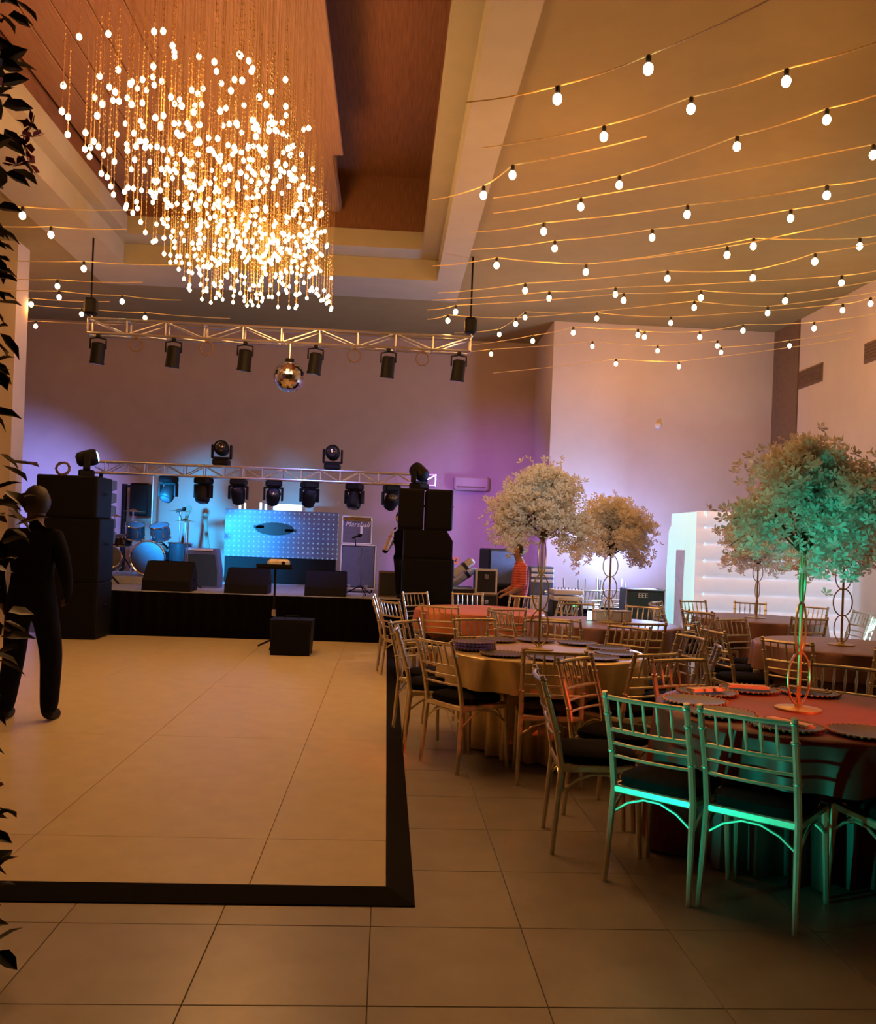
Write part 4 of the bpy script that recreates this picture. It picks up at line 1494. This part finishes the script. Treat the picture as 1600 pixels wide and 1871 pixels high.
def head_parts(t, c, face, r=.1, hair=True, skin='skin'):
    """ears, eyes, nose, mouth and hair around a head centred at c looking along face (radians, 0 = +x)"""
    f = Vector((math.cos(face), math.sin(face), 0))
    s_ = Vector((-f.y, f.x, 0))
    c = Vector(c)
    nose = MB()
    tip = c + f * (r * 1.12) - Vector((0, 0, .02))
    a_, b_ = c + f * r * .88 + Vector((0, 0, .025)), c + f * r * .9 - Vector((0, 0, .032))
    nose.add([a_, tip, b_ + s_ * .017, b_ - s_ * .017], [(0, 1, 2), (0, 3, 1), (1, 3, 2), (0, 2, 3)])
    obj('nose', nose, skin, t, smooth=True)
    for k in (-1, 1):
        obj('ear', MB().ball(c + s_ * k * r * .80 - Vector((0, 0, .01)), .03, 8, 6, (.7, .7, 1.1)), skin, t, smooth=True)
        obj('eye', MB().ball(c + f * r * .84 + s_ * k * .032 + Vector((0, 0, .02)), .011, 8, 6), 'white', t, smooth=True)
    obj('mouth', MB().ball(c + f * r * .88 - Vector((0, 0, .058)), .02, 8, 6, (.8, .8, .35)), 'pink', t, smooth=True)
    if hair:
        h = MB()
        n, m_ = 20, 8
        vs, fs = [], []
        for i in range(m_ + 1):
            th = PI * .5 * i / m_ * 1.25
            for q in range(n):
                a = 2 * PI * q / n
                dirv = f * math.cos(a) + s_ * math.sin(a)
                low = 1.18 if math.cos(a) < -.3 else 1.0 if math.cos(a) < .2 else .60
                tt = th * low
                wob = 1 + .03 * math.sin(a * 7 + i)
                vs.append(c + dirv * math.sin(tt) * r * 1.0 * wob + Vector((0, 0, 1)) * math.cos(tt) * r * 1.28 * wob - f * .008)
        for i in range(m_):
            for q in range(n):
                fs.append((i * n + q, i * n + (q + 1) % n, (i + 1) * n + (q + 1) % n, (i + 1) * n + q))
        h.add(vs, fs)
        obj('hair', h, 'hair', t, smooth=True)


# the dark figure walking on the dance floor
t = thing('person', 'person in dark clothes seen from behind, walking on the dance floor', 'person', (-2.70, 6.97, .04))
J = {'pelvis': (0, 0, .93, .155, .115), 'waist': (0.0, 0, 1.10, .150, .11), 'chest': (0, .0, 1.30, .18, .125), 'neckb': (0, .0, 1.465, .085, .075), 'neck': (0, .015, 1.53, .056, .056),
     'headl': (0, .03, 1.60, .075, .085), 'headm': (0, .03, 1.675, .085, .10), 'headt': (0, .02, 1.745, .062, .072),
     'hipl': (-.10, 0, .87, .105, .11), 'kneel': (-.135, .05, .50, .085, .088), 'ankl': (-.165, -.02, .10, .074, .074), 'heell': (-.165, -.045, .045, .045, .042), 'toel': (-.175, .16, .032, .042, .030),
     'hipr': (.10, 0, .87, .105, .11), 'kneer': (.155, .02, .50, .085, .088), 'ankr': (.165, -.02, .10, .072, .072), 'heelr': (.165, -.05, .045, .045, .042), 'toer': (.18, .15, .032, .042, .030),
     'shl': (-.175, 0, 1.405, .078, .075), 'ell': (-.255, -.03, 1.13, .055), 'wrl': (-.235, .06, .90, .036), 'shr': (.175, 0, 1.405, .078, .075), 'elr': (.245, .0, 1.13, .055), 'wrr': (.215, .16, .98, .036)}
E_ = [('pelvis', 'waist'), ('waist', 'chest'), ('chest', 'neckb'), ('neckb', 'neck'), ('neck', 'headl'), ('headl', 'headm'), ('headm', 'headt'), ('pelvis', 'hipl'), ('hipl', 'kneel'), ('kneel', 'ankl'), ('ankl', 'heell'), ('heell', 'toel'),
      ('pelvis', 'hipr'), ('hipr', 'kneer'), ('kneer', 'ankr'), ('ankr', 'heelr'), ('heelr', 'toer'), ('chest', 'shl'), ('shl', 'ell'), ('ell', 'wrl'), ('chest', 'shr'), ('shr', 'elr'), ('elr', 'wrr')]
hand_joints(J, E_, 'wrl', (0.1, .35, -1), (-1, 0, 0), (.2, 1, .2), 'l')
hand_joints(J, E_, 'wrr', (-.3, .6, -.7), (1, .2, 0), (-.2, .6, .6), 'r')


def sp1(c):
    if c.z > 1.49 or (c.x < -.228 and .66 < c.z < .88 and c.y > .03) or (c.y > .20 and .7 < c.z < 1.0):
        return 0
    if c.z > .90:
        return 1
    return 2 if c.z > .07 else 3


figure('body', J, E_, 'pelvis', t, ['silhouette_skin', 'dark_suit', 'dark_jeans', 'black'], sp1)
head_parts(t, (0, .03, 1.675), PI / 2 + .2, .10, True, 'silhouette_skin')

# the man in a red shirt by the gear
p = onY(947, 1095, 12.2)
t = thing('person', 'man in a red striped shirt standing in profile by the equipment', 'person', (p.x, 12.2, 0))
J = {'pelvis': (0, 0, .82, .125, .14), 'waist': (.015, 0, .95, .135, .14), 'chest': (.02, 0, 1.12, .125, .16), 'neckb': (.01, 0, 1.265, .075, .085), 'neck': (-.01, 0, 1.315, .05, .05),
     'headl': (-.035, 0, 1.375, .080, .068), 'headm': (-.03, 0, 1.435, .092, .078), 'headt': (-.02, 0, 1.495, .068, .058),
     'hipl': (0, -.09, .76, .09, .09), 'kneel': (-.02, -.10, .43, .065), 'ankl': (.02, -.10, .09, .047), 'heell': (.045, -.10, .04, .038), 'toel': (-.14, -.11, .03, .036, .026),
     'hipr': (0, .09, .76, .09, .09), 'kneer': (.0, .10, .43, .065), 'ankr': (.05, .10, .09, .047), 'heelr': (.075, .10, .04, .038), 'toer': (-.11, .11, .03, .036, .026),
     'shl': (.02, -.155, 1.21, .068), 'ell': (.03, -.20, .97, .05), 'wrl': (-.14, -.17, .85, .034), 'shr': (.02, .155, 1.21, .068), 'elr': (.03, .20, .97, .05), 'wrr': (-.15, .14, .87, .034)}
E_ = E_[:23]
hand_joints(J, E_, 'wrl', (-1, 0, -.25), (0, -.4, 1), (0, 1, .2), 'l')
hand_joints(J, E_, 'wrr', (-1, 0, -.25), (0, .4, 1), (0, -1, .2), 'r')


def sp2(c):
    if c.z > 1.285 or (c.x < -.11 and .55 < c.z < 1.0) or (c.x < .0 and abs(c.y) > .13 and .55 < c.z < .93):
        return 0
    if c.z > .78:
        return 1
    return 2 if c.z > .06 else 3


figure('body', J, E_, 'pelvis', t, ['skin', 'shirt', 'dark_jeans', 'black'], sp2)
head_parts(t, (-.03, 0, 1.435), PI, .092)

# the performer half hidden behind the right-hand speakers, seated on the flight case
t = thing('person', 'performer in black behind the right-hand speakers, one bare forearm raised', 'person', (.20, 13.48, SD))
J = {'pelvis': (.06, 0, .56, .14, .13), 'waist': (.05, 0, .70, .13, .12), 'chest': (.04, 0, .88, .14, .13), 'neckb': (.03, 0, 1.02, .08, .075), 'neck': (.02, 0, 1.08, .05), 'headl': (.01, 0, 1.14, .078, .07),
     'headm': (.01, 0, 1.20, .09, .08), 'headt': (.015, 0, 1.26, .066, .06),
     'hipl': (0.0, -.09, .52, .09), 'kneel': (-.02, -.36, .50, .068), 'ankl': (.0, -.38, .09, .045), 'heell': (.0, -.35, .04, .038), 'toel': (.0, -.52, .03, .036, .026),
     'hipr': (.12, -.06, .52, .09), 'kneer': (.16, -.36, .50, .068), 'ankr': (.16, -.38, .09, .045), 'heelr': (.16, -.35, .04, .038), 'toer': (.16, -.52, .03, .036, .026),
     'shl': (-.11, -.02, .90, .062), 'ell': (-.235, -.10, .66, .046), 'wrl': (-.14, -.14, .90, .033), 'shr': (.20, 0, .96, .065), 'elr': (.25, -.05, .72, .05), 'wrr': (.16, -.22, .66, .034)}
E_ = E_[:23]
hand_joints(J, E_, 'wrl', (.25, -.05, 1), (-1, 0, .2), (0, -1, 0), 'l')
hand_joints(J, E_, 'wrr', (-.2, -1, 0), (0, 0, 1), (-1, 0, 0), 'r')


def sp3(c):
    if c.z > 1.05 or (c.x < -.10 and c.z > .70 and c.y < -.07) or (c.x < -.20 and c.z > .70) or (c.y < -.16 and c.z > .6 and c.x > .05):
        return 0
    if c.z > .56:
        return 1
    return 2 if c.z > .07 else 3


figure('body', J, E_, 'pelvis', t, ['pale_skin', 'black_cloth', 'dark_jeans', 'black'], sp3)
head_parts(t, (.01, 0, 1.20), -PI / 2, .09, True, 'pale_skin')
obj('painted_wrist_light', MB().tube([(.036 * math.cos(a * PI / 6), .036 * math.sin(a * PI / 6), 0) for a in range(12)], .008, 6, closed=True), 'pink', t, (-.138, -.141, .905), smooth=True)  # pink ring standing in for the pink light on the wrist

# ------------------------------------------------------------------ foliage column at the left edge of the view
p = onY(-70, 900, 3.0)
fo = thing('foliage_column', 'dark leafy column with a few pink blossoms at the left edge of view', 'plant', (p.x, 3.0, 0))
obj('post', MB().tube([(0, 0, .0), (0, 0, 3.3)], .04, 8), 'twig', fo)
rd = random.Random(5)
leaf_me = []
for k in range(3):
    L, wd_ = (.095, .11, .08)[k], (.05, .055, .045)[k]
    vs = [(0, 0, 0), (L * .3, wd_ * .5, .006), (L * .7, wd_ * .42, .004), (L, 0, -.014), (L * .7, -wd_ * .42, .004), (L * .3, -wd_ * .5, .006), (L * .35, 0, -.004), (L * .7, 0, -.006)]
    leaf_me.append(MB().add(vs, [(0, 6, 1), (1, 6, 7, 2), (2, 7, 3), (0, 5, 6), (5, 4, 7, 6), (4, 3, 7)]).mesh('leaf', 'leaf', True))
nl = 0
for k in range(330):
    z = rd.uniform(.02, 3.3)
    zz = z
    a = rd.uniform(-2.6, 1.4)
    reach = .115 + .035 * math.sin(z * 5.1) + .03 * math.sin(z * 11.7 + 1)
    if z > 2.2:
        reach *= .85
    if .8 < z < 1.75:
        reach += .035
    r = reach * rd.uniform(.5, 1.0)
    if nl >= 290:
        break
    put('leaf', leaf_me[k % 3], fo, (r * math.cos(a), r * math.sin(a), zz), (rd.uniform(-.6, .6), rd.uniform(-.5, .9), a + rd.uniform(-.7, .7)))
    nl += 1
bm_ = MB()
for k in range(5):
    aa = k * 2 * PI / 5
    c_, s_ = math.cos(aa), math.sin(aa)
    bm_.add([(0, 0, 0), (.03 * c_ - .016 * s_, .03 * s_ + .016 * c_, .008), (.045 * c_, .045 * s_, .014), (.03 * c_ + .016 * s_, .03 * s_ - .016 * c_, .008)], [(0, 1, 2, 3)])
pk = bm_.mesh('blossom', 'pink')
for k in range(16):
    z = rd.choice((2.72, 2.78, 2.84, 2.90, 2.68, .75, .70))
    a = rd.uniform(-1.8, .4)
    put('blossom', pk, fo, ((.15 + rd.uniform(-.02, .05)) * math.cos(a), (.15 + rd.uniform(-.02, .05)) * math.sin(a), z + rd.uniform(-.03, .03)), (rd.uniform(0, 1.4), rd.uniform(0, 1.4), rd.uniform(0, 6)))
